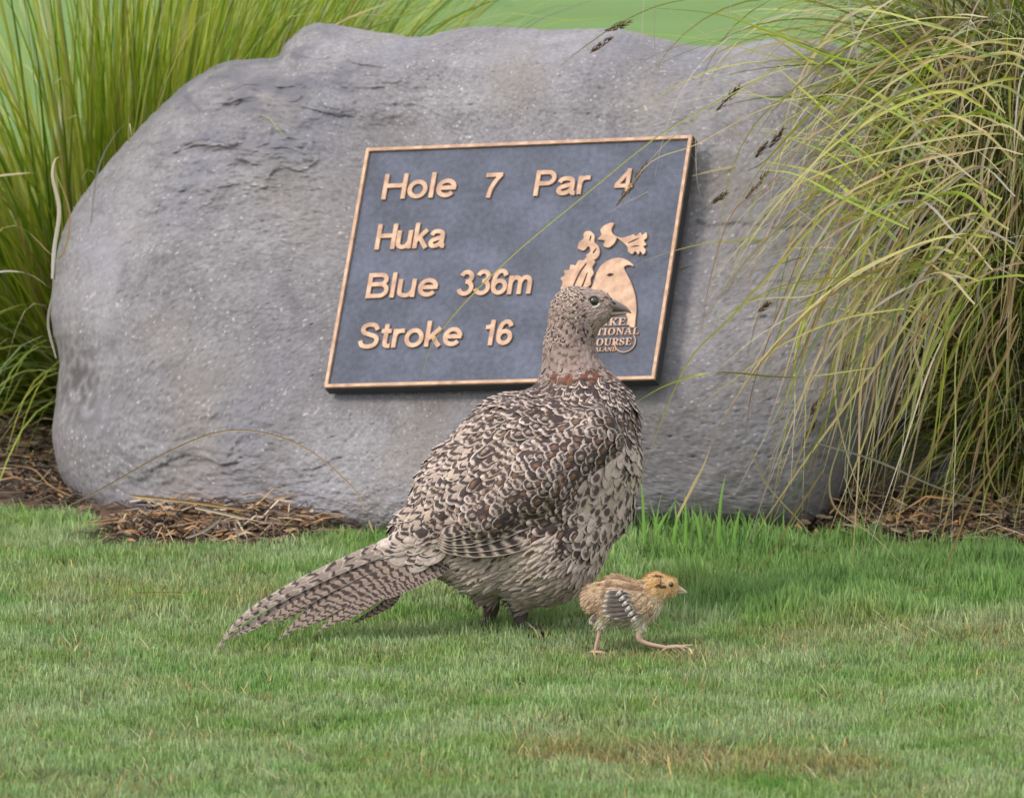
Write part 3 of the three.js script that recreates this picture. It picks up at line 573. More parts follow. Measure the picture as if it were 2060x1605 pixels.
    c = mixc(c, [178, 164, 150], sstep(0.86, 0.97, av) * 0.6); if (av < 0.05) c = mixc(c, [120, 104, 90], 0.6);
    return c.map((x) => x * barb);
  }, true, false);
  const matLong = new THREE.MeshStandardMaterial({ map: quillTex(true), roughness: 0.75 }), matShort = new THREE.MeshStandardMaterial({ map: quillTex(false), roughness: 0.75 });
  const wingTex = dataTex(512, 128, (u, v0) => {
    const v = v0 * 2 - 1, av = Math.abs(v), ph = (((u * 9 + av * 0.35 + 0.25 * noise(u * 12, v * 3, 6)) % 1) + 1) % 1;
    let c = mixc([124, 106, 94], [52, 42, 40], sstep(0.08, 0.16, ph) * sstep(0.62, 0.54, ph)); c = mixc(c, [176, 162, 148], sstep(0.66, 0.76, ph) * sstep(1, 0.9, ph) * 0.9); c = mixc(c, [184, 170, 156], sstep(0.84, 0.95, av));
    return c.map((x) => x * (1 + 0.1 * noise((u - av * 0.05) * 130, v > 0 ? 1 : 5, 2)));
  }, true, false);
  const matWing = new THREE.MeshStandardMaterial({ map: wingTex, roughness: 0.78 });
  const quill = (pts, w0, w1, nrm, mat, name, flip = 1) => {
    const cv = curve(pts.map(([px, py, z]) => V(X(px), Y(py), z)), 40), b = new Buf();
    cv.forEach((p, i) => {
      const u = i / 40, T = cv[Math.min(40, i + 1)].clone().sub(cv[Math.max(0, i - 1)]).normalize(), S = T.clone().cross(nrm).normalize(), N = S.clone().cross(T);
      const tp = flip === 2 ? (mat === matLong ? 0.5 : 0.66) : 0.86, w = lerp(w0, w1, Math.pow(u, 1.0)) * Math.sqrt(clamp(u * 6 + 0.25)) * (u > tp ? Math.pow(Math.max(0.004, 1 - Math.pow((u - tp) / (1 - tp), flip === 2 ? 1.5 : 2)), flip === 2 ? 0.8 : 0.5) : 1);
      [-1, -0.5, 0, 0.5, 1].forEach((v) => { const rag = u > 0.5 ? 1 + 0.1 * noise(u * 40, v, p.x) * Math.abs(v) : 1; b.v(p.clone().addScaledVector(S, v * w * rag).addScaledVector(N, -v * v * w * 0.22), [1, 1, 1], u, 0.5 + v * 0.49); });
      if (i < 40) for (let q = 0; q < 4; q++) { const a = i * 5 + q; b.i.push(a, a + 1, a + 5, a + 1, a + 6, a + 5); }
    });
    const g = b.build(); g.applyMatrix4(toW); part(name, g, mat, hen);
  };
  const tn = V(0.02, 0.42, 0.9).normalize();
  const tail = [ // from the low outer quill up to the long middle one, tips stepped
    [[905, 1128, 96], [850, 1158, 118], [800, 1182, 138], [752, 1206, 156], 13, 9], [[898, 1118, 94], [820, 1160, 124], [755, 1196, 152], [690, 1248, 182], 14, 10], [[892, 1108, 90], [800, 1158, 126], [725, 1204, 160], [642, 1266, 196], 15, 10],
    [[886, 1098, 86], [785, 1150, 126], [690, 1204, 166], [604, 1262, 204], 16, 10], [[880, 1088, 80], [765, 1142, 126], [655, 1206, 172], [564, 1282, 216], 17, 9], [[874, 1078, 74], [750, 1128, 124], [630, 1192, 176], [535, 1250, 222], 18, 9],
  ];
  tail.forEach((a, i) => quill(a.slice(0, 4).map(([x, y, z]) => [x, y, z + i * 2]), a[4] * 1.25, a[5] * 1.1, tn, matShort, 'tail_feather', 2));
  quill([[868, 1088, 92], [740, 1140, 138], [600, 1202, 194], [505, 1256, 236], [470, 1276, 252]], 18, 9, tn, matLong, 'tail_feather', 2);
  quill([[862, 1068, 92], [725, 1118, 142], [580, 1186, 202], [492, 1242, 242], [436, 1310, 268]], 19, 8, tn, matLong, 'tail_feather', 2);
  for (let i = 0; i < 5; i++) quill([[866 + i * 4, 1086 + i * 10, 50 - i * 8], [765 + i * 10, 1140 + i * 8, 80 - i * 10], [640 + i * 36, 1200 + i * 2, 120 - i * 12], [556 + i * 38, 1252, 150 - i * 14]], 17, 9, tn, matShort, 'tail_feather', 2);
  // flight quills of the near wing, the lowest first
  const wn = V(-0.05, 0.3, 0.95).normalize();
  for (let i = 0; i < 6; i++) quill([[1130 - i * 8, 1046 - i * 13, 126 + i * 2], [1040 - i * 8 + rr(-6, 6), 1090 - i * 13 + rr(-3, 3), 139 + i * 2.6], [960 - i * 4, 1106 - i * 10 + rr(-3, 3), 140 + i * 3], [880 + i * 1.5, 1094 - i * 4.5, 132 + i * 3]], 14, 13, wn, matWing, 'flight_feather');
  // tail coverts over the tail's root
  const tc = [];
  for (let i = 0; i < 70; i++) { const u = rnd(), w = rr(-1, 1), p = V(X(lerp(905, 800, u)), Y(lerp(1070, 1122, u) + w * lerp(42, 34, u) - 6), lerp(112, 116, u) - w * 4 + (1 - u) * 6); const m = frame(p, tn, V(-0.86, -0.42 + rr(-0.1, 0.1), 0.16), rr(44, 62), rr(13, 18)).premultiply(toW); const b = rr(0.85, 1.1); tc.push(tinted(vane(pick(['rump', 'rump', 'belly']), Math.floor(rnd() * 4), -0.2), m, [b, b, b])); }
  part('tail_coverts', mergeGeometries(tc), featherMat, hen, { kind: 'stuff' });

  // bill: upper and lower half lofted from rings along the head's axis
  const horn = new THREE.MeshStandardMaterial({ color: lin(112, 104, 98), roughness: 0.42 }), hornLow = new THREE.MeshStandardMaterial({ color: lin(140, 122, 104), roughness: 0.45 });
  const bill = (rows, mat, name) => {
    const b = new Buf(), M = 14; rows.forEach(([px, py, ry, rz], r) => { for (let k = 0; k < M; k++) { const a = (k / M) * Math.PI * 2; b.v(V(X(px), Y(py) + Math.sin(a) * ry, -26 + Math.cos(a) * rz), [1, 1, 1]); if (r < rows.length - 1) { const i = r * M + k, j = r * M + (k + 1) % M; b.i.push(i, j, i + M, j, j + M, i + M); } } });
    const g = b.build(); g.applyMatrix4(toW); return part(name, g, mat, hen);
  };
  const upper = bill([[1206, 611, 14, 18], [1224, 612, 13, 16], [1238, 614, 11, 12.5], [1250, 618, 8.5, 9], [1261, 622, 5.5, 5.5], [1268, 627, 3, 3], [1271, 630, 0.6, 0.6]], horn, 'upper_bill');
  bill([[1206, 632, 8, 15], [1224, 632, 7, 13], [1240, 631, 5, 9], [1254, 630, 3, 5.5], [1263, 629.5, 0.8, 1.5]], hornLow, 'lower_bill');
  const nos = new THREE.SphereGeometry(1, 10, 8); nos.scale(6.5, 2.6, 2).rotateZ(-0.45).translate(X(1234), Y(609), -14.5); nos.applyMatrix4(toW);
  part('nostril', nos, new THREE.MeshStandardMaterial({ color: lin(36, 32, 32), roughness: 0.7 }), upper);
  const eyeAt = (px, py) => { let z = 120; while (f(X(px), Y(py), z) > 0 && z > -120) z -= 0.5; return z; };
  const eyeMat = new THREE.MeshPhysicalMaterial({ color: lin(26, 17, 14), roughness: 0.08, clearcoat: 1 }), lid = new THREE.MeshStandardMaterial({ color: lin(208, 201, 192), roughness: 0.8 }), lidD = new THREE.MeshStandardMaterial({ color: lin(112, 100, 92), roughness: 0.85 });
  const ez = eyeAt(1195, 606);
  for (const side of [1, -1]) {
    const z = side > 0 ? ez : -70 - (ez + 0), e = new THREE.SphereGeometry(9, 20, 16); e.scale(1, 1.05, 0.8).translate(X(1195), Y(606), z + side * 1.5); e.applyMatrix4(toW);
    const eye = part('eye', e, eyeMat, hen);
    const l = new THREE.TorusGeometry(11.2, 2.4, 8, 24, Math.PI * 1.0); l.rotateZ(Math.PI * 0.92).scale(1.15, 0.95, 1).translate(X(1194), Y(607.5), z + side * 3.5); l.applyMatrix4(toW); part('eyelid', l, lid, eye);
    const l2 = new THREE.TorusGeometry(10.6, 1.8, 8, 24, Math.PI * 1.0); l2.rotateZ(-0.1).scale(1.1, 1, 1).translate(X(1195), Y(606), z + side * 3.5); l2.applyMatrix4(toW); part('eyelid', l2, lidD, eye);
  }
  // legs
  const legMat = new THREE.MeshStandardMaterial({ color: lin(86, 72, 64), roughness: 0.85, vertexColors: false }), legFine = new THREE.MeshStandardMaterial({ color: lin(92, 80, 72), roughness: 0.75 });
  const limb = (pts, rad) => { const c = curve(pts.map(([px, py, z]) => V(X(px), Y(py), z)), 16), b = new Buf(), M = 10; c.forEach((p, i) => { const u = i / 16 * (rad.length - 1), k = Math.min(rad.length - 2, Math.floor(u)), r = lerp(rad[k], rad[k + 1], u - k), T = c[Math.min(16, i + 1)].clone().sub(c[Math.max(0, i - 1)]).normalize(), S = T.clone().cross(V(0.1, 0.2, 1)).normalize(), N = S.clone().cross(T); for (let q = 0; q < M; q++) { const a = q / M * 6.2832; b.v(p.clone().addScaledVector(S, Math.cos(a) * r).addScaledVector(N, Math.sin(a) * r), [1, 1, 1]); if (i < 16) { const x = i * M + q, y = i * M + (q + 1) % M; b.i.push(x, y, x + M, y, y + M, x + M); } } }); const g = b.build(); g.applyMatrix4(toW); return g; };
  const leg = (k, foot, mat) => {
    const l = part('leg', limb(k, [26, 19, 14, 10, 9]), mat, hen), [fx, fy, fz] = foot;
    for (const [dx, dy, dz] of [[48, 2, -18], [44, -6, 16], [26, -10, 40], [-26, -4, 4]]) part('toe', limb([[fx, fy, fz], [fx + dx * 0.5, fy - 7 + dy * 0.5, fz + dz * 0.5], [fx + dx, fy - dy * 0.1, fz + dz]], [8, 7, 5.5, 2]), mat, l);
  };
  leg([[980, 1190, -55], [988, 1222, -58], [982, 1246, -64], [966, 1264, -66]], [960, 1266, -62], legMat);
  leg([[1050, 1205, -25], [1046, 1235, -28], [1048, 1256, -30], [1052, 1272, -30]], [1054, 1273, -28], legFine);
}

// ---------------------------------------------------------------- the chick
{
  const D = groundD(1314), s = D / F, base = groundAt(1262, 1314);
  const ck = thing('pheasant_chick', 'small fluffy golden-headed pheasant chick walking right across the lawn beside the hen', 'chick', base);
  const toW = new THREE.Matrix4().makeScale(s, s, s).premultiply(ROT), X = (px) => px - 1262, Y = (py) => 1314 - py;
  const bone = (a, b) => [X(a[0]), Y(a[1]), a[2], a[3], X(b[0]), Y(b[1]), b[2], b[3]];
  const f = field([
    bone([1200, 1204, 0, 28], [1238, 1200, 0, 40]), bone([1238, 1200, 0, 40], [1292, 1210, 0, 39]), bone([1232, 1226, 0, 30], [1282, 1230, 0, 32]), bone([1292, 1208, 0, 34], [1318, 1192, 2, 27]), bone([1322, 1178, 4, 29], [1344, 1180, 6, 22]),
    bone([1222, 1235, 14, 17], [1206, 1262, 10, 7]), bone([1276, 1240, 12, 18], [1290, 1268, 14, 9]),
  ], 10);
  const g0 = march(f, [X(1270), Y(1205), 5], 118, 72), zone = (q) => {
    const px = q.x + 1262, py = 1314 - q.y, w = 5 * noise(q.x * 0.09, q.y * 0.09, q.z * 0.09), top = q.y > f.topY;
    const gold = [200, 156, 98], goldP = [222, 194, 148], brown = [154, 124, 98], buff = [224, 200, 166], cream = [226, 220, 196], rear = [206, 180, 152];
    if (px > 1300 && py < 1214 && px - 1300 > (py - 1160) * 0.35 - 6) {
      let c = mixc(gold, goldP, clamp(0.5 + noise(q.x * 0.12, q.y * 0.12, q.z * 0.1)));
      if (py > 1198) c = mixc(c, [204, 190, 160], 0.75);
      if (gauss(path(px, py, [[1322, 1178], [1338, 1180]]), 3.5) > 0.4 || gauss(path(px, py, [[1318, 1158], [1330, 1160]]), 3) > 0.45 || gauss(path(px, py, [[1328, 1165], [1331, 1173]]), 2) > 0.45) c = mixc(c, [72, 46, 32], 0.85);
      if (Math.abs(q.z - 4) < 8 && py < 1165) c = mixc(c, [110, 74, 48], 0.6);
      return c;
    }
    if (py + w > 1238) return mixc(cream, [164, 154, 124], clamp(noise(q.x * 0.1, q.y * 0.1, 3) + 0.4));
    if (px > 1318 && py > 1200) return [218, 208, 182];
    if (px < 1212 + w && py > 1190) return py > 1236 ? [150, 132, 108] : rear;
    if (py + w < 1188) { const stripe = noise(q.y * 0.11 + q.x * 0.02, q.z * 0.09, 4); return mixc(brown, buff, clamp(0.45 + stripe * 1.8)); }
    return mixc(buff, [146, 122, 102], clamp(0.35 + noise(q.x * 0.14, q.y * 0.14, 2) * 1.5));
  };
  f.topY = 0;
  const cols = [], pa = g0.attributes.position; for (let i = 0; i < pa.count; i++) { const c = lin(...zone(V(pa.getX(i), pa.getY(i), pa.getZ(i)))); cols.push(c.r * 0.8, c.g * 0.8, c.b * 0.8); }
  const bodyG = g0.clone(); bodyG.setAttribute('color', new THREE.Float32BufferAttribute(cols, 3)); bodyG.applyMatrix4(toW);
  const downMat = new THREE.MeshStandardMaterial({ vertexColors: true, roughness: 0.95 });
  part('body', bodyG, downMat, ck);
  const buf = new Buf(), pts = scatter(g0, 24000, () => 2.1);
  for (const q of pts) {
    const px = q.x + 1262, py = 1314 - q.y; if (py > 1262) continue;
    const n = grad(f, q.x, q.y, q.z), head = px > 1312 && py < 1212, fl = head ? V(-1, -0.35, 0) : V(-0.8, -0.6, 0), t = fl.addScaledVector(n, -fl.dot(n)).normalize();
    const L = head ? rr(5, 9) : px < 1215 ? rr(9, 16) : rr(7, 12), d = t.multiplyScalar(rr(0.75, 1)).addScaledVector(n, head ? 0.4 : 0.5).add(V(rr(-0.16, 0.16), rr(-0.16, 0.16), rr(-0.16, 0.16))).normalize();
    const c = lin(...zone(q)), b = rr(0.88, 1.16), a = q.clone().addScaledVector(n, -1), e = a.clone().addScaledVector(d, L); const m = a.clone().lerp(e, 0.5).addScaledVector(n, L * 0.08);
    ribbon(buf, [a, m, e], 0.8, V(rr(-1, 1), rr(-1, 1), rr(-1, 1)), [c.r * b, c.g * b, c.b * b], [c.r * b * 1.1, c.g * b * 1.1, c.b * b * 1.1], { taper: 0.3, fold: 0 });
  }
  const dg = buf.build(); dg.applyMatrix4(toW); part('down', dg, downMat, ck, { kind: 'stuff' });
  // little wing of striped quills
  const wz = (px, py) => { let z = 90; while (f(X(px), Y(py), z) > 0 && z > 0) z -= 0.5; return z; };
  const rowsW = [[1268, 1192, 1222, 1190], [1270, 1198, 1220, 1198], [1272, 1206, 1218, 1208], [1274, 1214, 1216, 1218], [1276, 1222, 1216, 1228], [1280, 1230, 1222, 1238], [1292, 1232, 1240, 1242]];
  rowsW.forEach(([ax, ay, bx, by], i) => {
    const a = V(X(ax), Y(ay), wz(ax, ay) + 6 + i * 0.5), e = V(X(bx), Y(by), wz(Math.max(bx, 1222), Math.min(by, 1234)) + 11), d = e.clone().sub(a), m = frame(a, V(0, 0.15, 1), d, d.length() * 1.1, 6.5).premultiply(toW);
    const o = part('wing_feather', vane('chickwing', i % 2 ? 0 : 2, -0.2), featherMat, ck); m.decompose(o.position, o.quaternion, o.scale);
  });
  for (let i = 0; i < 6; i++) { const u = i / 5, ax = lerp(1254, 1284, u), ay = lerp(1184, 1236, u), a = V(X(ax), Y(ay), wz(ax, Math.min(ay, 1230)) + 12), m = frame(a, V(0.1, 0.2, 1), V(-0.75, -0.62, 0.1), 20, 3.8).premultiply(toW), o = part('wing_feather', vane('chickwing', 1, -0.2), featherMat, ck); m.decompose(o.position, o.quaternion, o.scale); }
  { const m = frame(V(X(1212), Y(1232), 12), V(0, 0.1, 1), V(-0.75, -0.65, 0), 34, 10).premultiply(toW), o = part('tail_feather', vane('chickwing', 0, -0.1), featherMat, ck); m.decompose(o.position, o.quaternion, o.scale); }
  const rings = (rows, mat, name) => { const b = new Buf(), M = 10; rows.forEach(([px, py, r, z], i) => { for (let k = 0; k < M; k++) { const a = k / M * 6.2832; b.v(V(X(px), Y(py) + Math.sin(a) * r, z + Math.cos(a) * r * 0.8), [1, 1, 1]); if (i < rows.length - 1) { const p = i * M + k, q = i * M + (k + 1) % M; b.i.push(p, q, p + M, q, q + M, p + M); } } }); const g = b.build(); g.applyMatrix4(toW); part(name, g, mat, ck); };
  const pinkHorn = new THREE.MeshStandardMaterial({ color: lin(186, 166, 148), roughness: 0.5 });
  rings([[1356, 1183, 8, 6], [1366, 1184, 6.5, 6], [1374, 1187, 4.2, 6], [1381, 1191, 1.8, 6], [1383, 1192.5, 0.3, 6]], pinkHorn, 'upper_bill');
  rings([[1356, 1190, 5, 6], [1366, 1191, 3.6, 6], [1375, 1192, 2, 6], [1379, 1192.5, 0.3, 6]], pinkHorn, 'lower_bill');
  for (const sd of [1, -1]) { const z0 = wz(1350, 1175), z = sd > 0 ? z0 : 10 - z0, e = new THREE.SphereGeometry(5.2, 16, 12); e.scale(1, 1, 0.8).translate(X(1350), Y(1175), z + sd); e.applyMatrix4(toW); part('eye', e, new THREE.MeshPhysicalMaterial({ color: lin(20, 24, 26), roughness: 0.08, clearcoat: 1 }), ck); }
  const skinMat = new THREE.MeshStandardMaterial({ color: lin(186, 156, 138), roughness: 0.7 });
  const tube = (list, rad) => { const c = curve(list.map(([px, py, z]) => V(X(px), Y(py), z)), 14), b = new Buf(), M = 8; c.forEach((p, i) => { const u = i / 14, r = u < 0.5 ? lerp(rad[0], rad[1], u * 2) : lerp(rad[1], rad[2], u * 2 - 1), T = c[Math.min(14, i + 1)].clone().sub(c[Math.max(0, i - 1)]).normalize(), S = T.clone().cross(V(0, 0.1, 1)).normalize(), N = S.clone().cross(T); for (let q = 0; q < M; q++) { const a = q / M * 6.2832; b.v(p.clone().addScaledVector(S, Math.cos(a) * r).addScaledVector(N, Math.sin(a) * r), [1, 1, 1]); if (i < 14) { const x = i * M + q, y = i * M + (q + 1) % M; b.i.push(x, y, x + M, y, y + M, x + M); } } }); const g = b.build(); g.applyMatrix4(toW); return g; };
  const back = part('leg', tube([[1208, 1254, 10], [1206, 1272, 10], [1200, 1296, 8], [1196, 1314, 6]], [6, 4, 3.4]), skinMat, ck);
  for (const [dx, dz] of [[22, -6], [24, 8], [14, 20], [-12, 0]]) part('toe', tube([[1196, 1313, 6], [1196 + dx * 0.5, 1311, 6 + dz * 0.5], [1196 + dx, 1314, 6 + dz]], [3.6, 3, 1.2]), skinMat, back);
  const fore = part('leg', tube([[1288, 1262, 14], [1286, 1284, 14], [1296, 1292, 14], [1345, 1303, 14]], [8, 5.6, 3.6]), skinMat, ck);
  for (const [ex, ey, z] of [[1394, 1297, 10], [1386, 1303, 20], [1378, 1308, 26]]) part('toe', tube([[1342, 1302, 14], [1366, 1300, (14 + z) / 2], [ex, ey, z]], [4.4, 3.6, 1.4]), skinMat, fore);
  part('toe', tube([[1342, 1302, 14], [1332, 1309, 16], [1326, 1312, 16]], [3.6, 2.6, 1]), skinMat, fore);
}

// ---------------------------------------------------------------- tussocks
const leafMat = new THREE.MeshPhysicalMaterial({ vertexColors: true, roughness: 0.62, transmission: 0, side: THREE.DoubleSide });
const L3 = (r, g, b) => { const c = lin(r, g, b); return [c.r, c.g, c.b]; };
const bladeMat = new THREE.MeshPhysicalMaterial({ vertexColors: true, roughness: 0.5, transmission: 0.5, thickness: 0, side: THREE.DoubleSide });
const GREENS = [L3(164, 188, 44), L3(184, 200, 54), L3(140, 172, 40), L3(198, 206, 80), L3(108, 140, 34), L3(200, 200, 98)];
const DARKS = [L3(112, 128, 48), L3(140, 114, 74), L3(98, 116, 42), L3(150, 124, 82), L3(124, 138, 54)];   // old inner leaves: dull green and dead brown
const STRAWS = [L3(204, 180, 124), L3(190, 164, 112), L3(216, 200, 156), L3(168, 138, 98), L3(200, 192, 180), L3(180, 174, 170)];
const OLIVES = [L3(166, 174, 80), L3(184, 182, 96), L3(146, 158, 68), L3(194, 184, 108)];
function bladePath(p, az, el, len, droop, n, wob = 0.05) { // a leaf leaving p and bending over under its own weight
  const d = V(Math.cos(el) * Math.cos(az), Math.sin(el), Math.cos(el) * Math.sin(az)), pts = [p.clone()], st = len / n; let q = p.clone();
  for (let k = 0; k < n; k++) { d.y -= droop * (k / n + 0.15) / n * 2.2; d.x += rr(-wob, wob); d.z += rr(-wob, wob); d.normalize(); q = q.clone().addScaledVector(d, st); if (q.y < 0.006) { q.y = 0.006; d.y = Math.max(d.y, 0.02); } pts.push(q); }
  return pts;
}
const randSide = () => V(rr(-1, 1), rr(-0.3, 0.3), rr(-1, 1)).normalize();
const camSide = () => V(rr(0.5, 1), rr(-0.5, 0.5), rr(-0.5, 0.5)).normalize();
function addBlade(parent, pts, w, col, tip, name = 'blade', opt) { const b = new Buf(); ribbon(b, pts, w, camSide(), col, tip, opt); return part(name, b.build(parent.position), bladeMat, parent); }

// the left tussock, behind the stone's left shoulder
{
  const base = groundAt(225, 838), tk = thing('tussock_grass', 'bright green upright tussock of grass behind the left shoulder of the boulder', 'tussock', base);
  const mass = new Buf();
  for (let i = 0; i < 3300; i++) {
    const a = rr(0, 6.283), r = Math.sqrt(rnd()) * 0.2, p = base.clone().add(V(Math.cos(a) * r, 0.01, Math.sin(a) * r * 0.8)), k = Math.pow(r / 0.2, 0.9), az0 = a + rr(-0.5, 0.5), lean = Math.cos(az0) < -0.2 ? 1.85 : Math.sin(az0) > 0.4 ? 0.5 : 0.55, el = lerp(1.5, 0.72, k * rr(0.5, 1.05) * lean), dead = rnd();
    const pts = bladePath(p, az0, el, rr(0.55, 1.05), rr(0.25, 1.25), 10, 0.02), col = dead < 0.08 ? pick(STRAWS) : pick(GREENS);
    const b = rr(0.75, 1.15);
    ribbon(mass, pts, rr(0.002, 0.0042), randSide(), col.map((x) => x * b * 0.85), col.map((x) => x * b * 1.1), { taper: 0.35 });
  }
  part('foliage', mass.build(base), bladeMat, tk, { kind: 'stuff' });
  for (let i = 0; i < 240; i++) {
    const a = i % 4 ? rr(2.2, 3.6) : rr(-0.3, 0.6), r = rr(0.1, 0.22), p = base.clone().add(V(Math.cos(a) * r, 0.01, Math.sin(a) * r * 0.8));
    const low = i % 4 === 0, pts = bladePath(p, a + rr(-0.5, 0.5), low ? rr(0.5, 0.95) : i % 4 ? rr(0.75, 1.2) : rr(1.1, 1.4), low ? rr(0.4, 0.7) : rr(0.6, 1.0), low ? rr(0.9, 1.7) : rr(0.2, 0.7), 12, 0.015), dead = rnd() < 0.06, col = dead ? pick(STRAWS) : pick(GREENS);
    addBlade(tk, pts, rr(0.0022, 0.0042), col.map((x) => x * 1.0), (rnd() < 0.1 ? pick(STRAWS) : pick(GREENS)).map((x) => x * 1.1));
  }
  // blades seen singly: over the stone's top towards the right, and the low ones bowing at the left edge
  const over = [[[560, 190], [640, 110], [720, 55], [800, 22], [860, 8]], [[600, 180], [680, 90], [760, 50], [850, 20], [900, 2]], [[590, 160], [660, 60], [740, 20], [830, -6]], [[860, 72], [905, 40], [960, 14], [1010, -4]], [[500, 150], [560, 70], [600, 20], [650, -20]], [[530, 160], [600, 90], [690, 40], [740, 30], [800, 34]]];
  over.forEach((l, i) => addBlade(tk, curve(l.map(([x, y], k) => at(x, y, 10.55 - k * 0.02)), 16), 0.0022, i % 3 === 2 ? pick(STRAWS) : pick(GREENS), pick(OLIVES)));
  const low = [[[-60, 850], [0, 775], [55, 745], [112, 748]], [[-40, 880], [20, 800], [50, 752], [95, 742]], [[-70, 740], [0, 702], [60, 698], [114, 730]], [[-80, 660], [0, 628], [50, 612], [100, 615]], [[60, 470], [118, 520], [140, 430], [108, 330], [122, 312]], [[-60, 560], [10, 545], [60, 552], [100, 580]], [[-60, 360], [10, 352], [62, 348], [76, 350]], [[180, 470], [200, 330], [238, 262], [268, 234]]];
  low.forEach((l, i) => addBlade(tk, curve(l.map(([x, y], k) => at(x, y, 10.28 - k * 0.015)), 16), 0.0016, i > 3 ? pick(STRAWS) : pick(OLIVES), i > 3 ? pick(STRAWS) : pick(OLIVES)));
  addBlade(tk, curve([[104, 560], [108, 500], [118, 420], [104, 350], [112, 318], [128, 316]].map(([x, y], k) => at(x, y, 10.0 + k * 0.01)), 24), 0.003, STRAWS[4], STRAWS[0]);
  addBlade(tk, curve([[112, 720], [96, 650], [106, 580], [104, 500]].map(([x, y]) => at(x, y, 10.02)), 18), 0.002, STRAWS[4], STRAWS[4]);
}
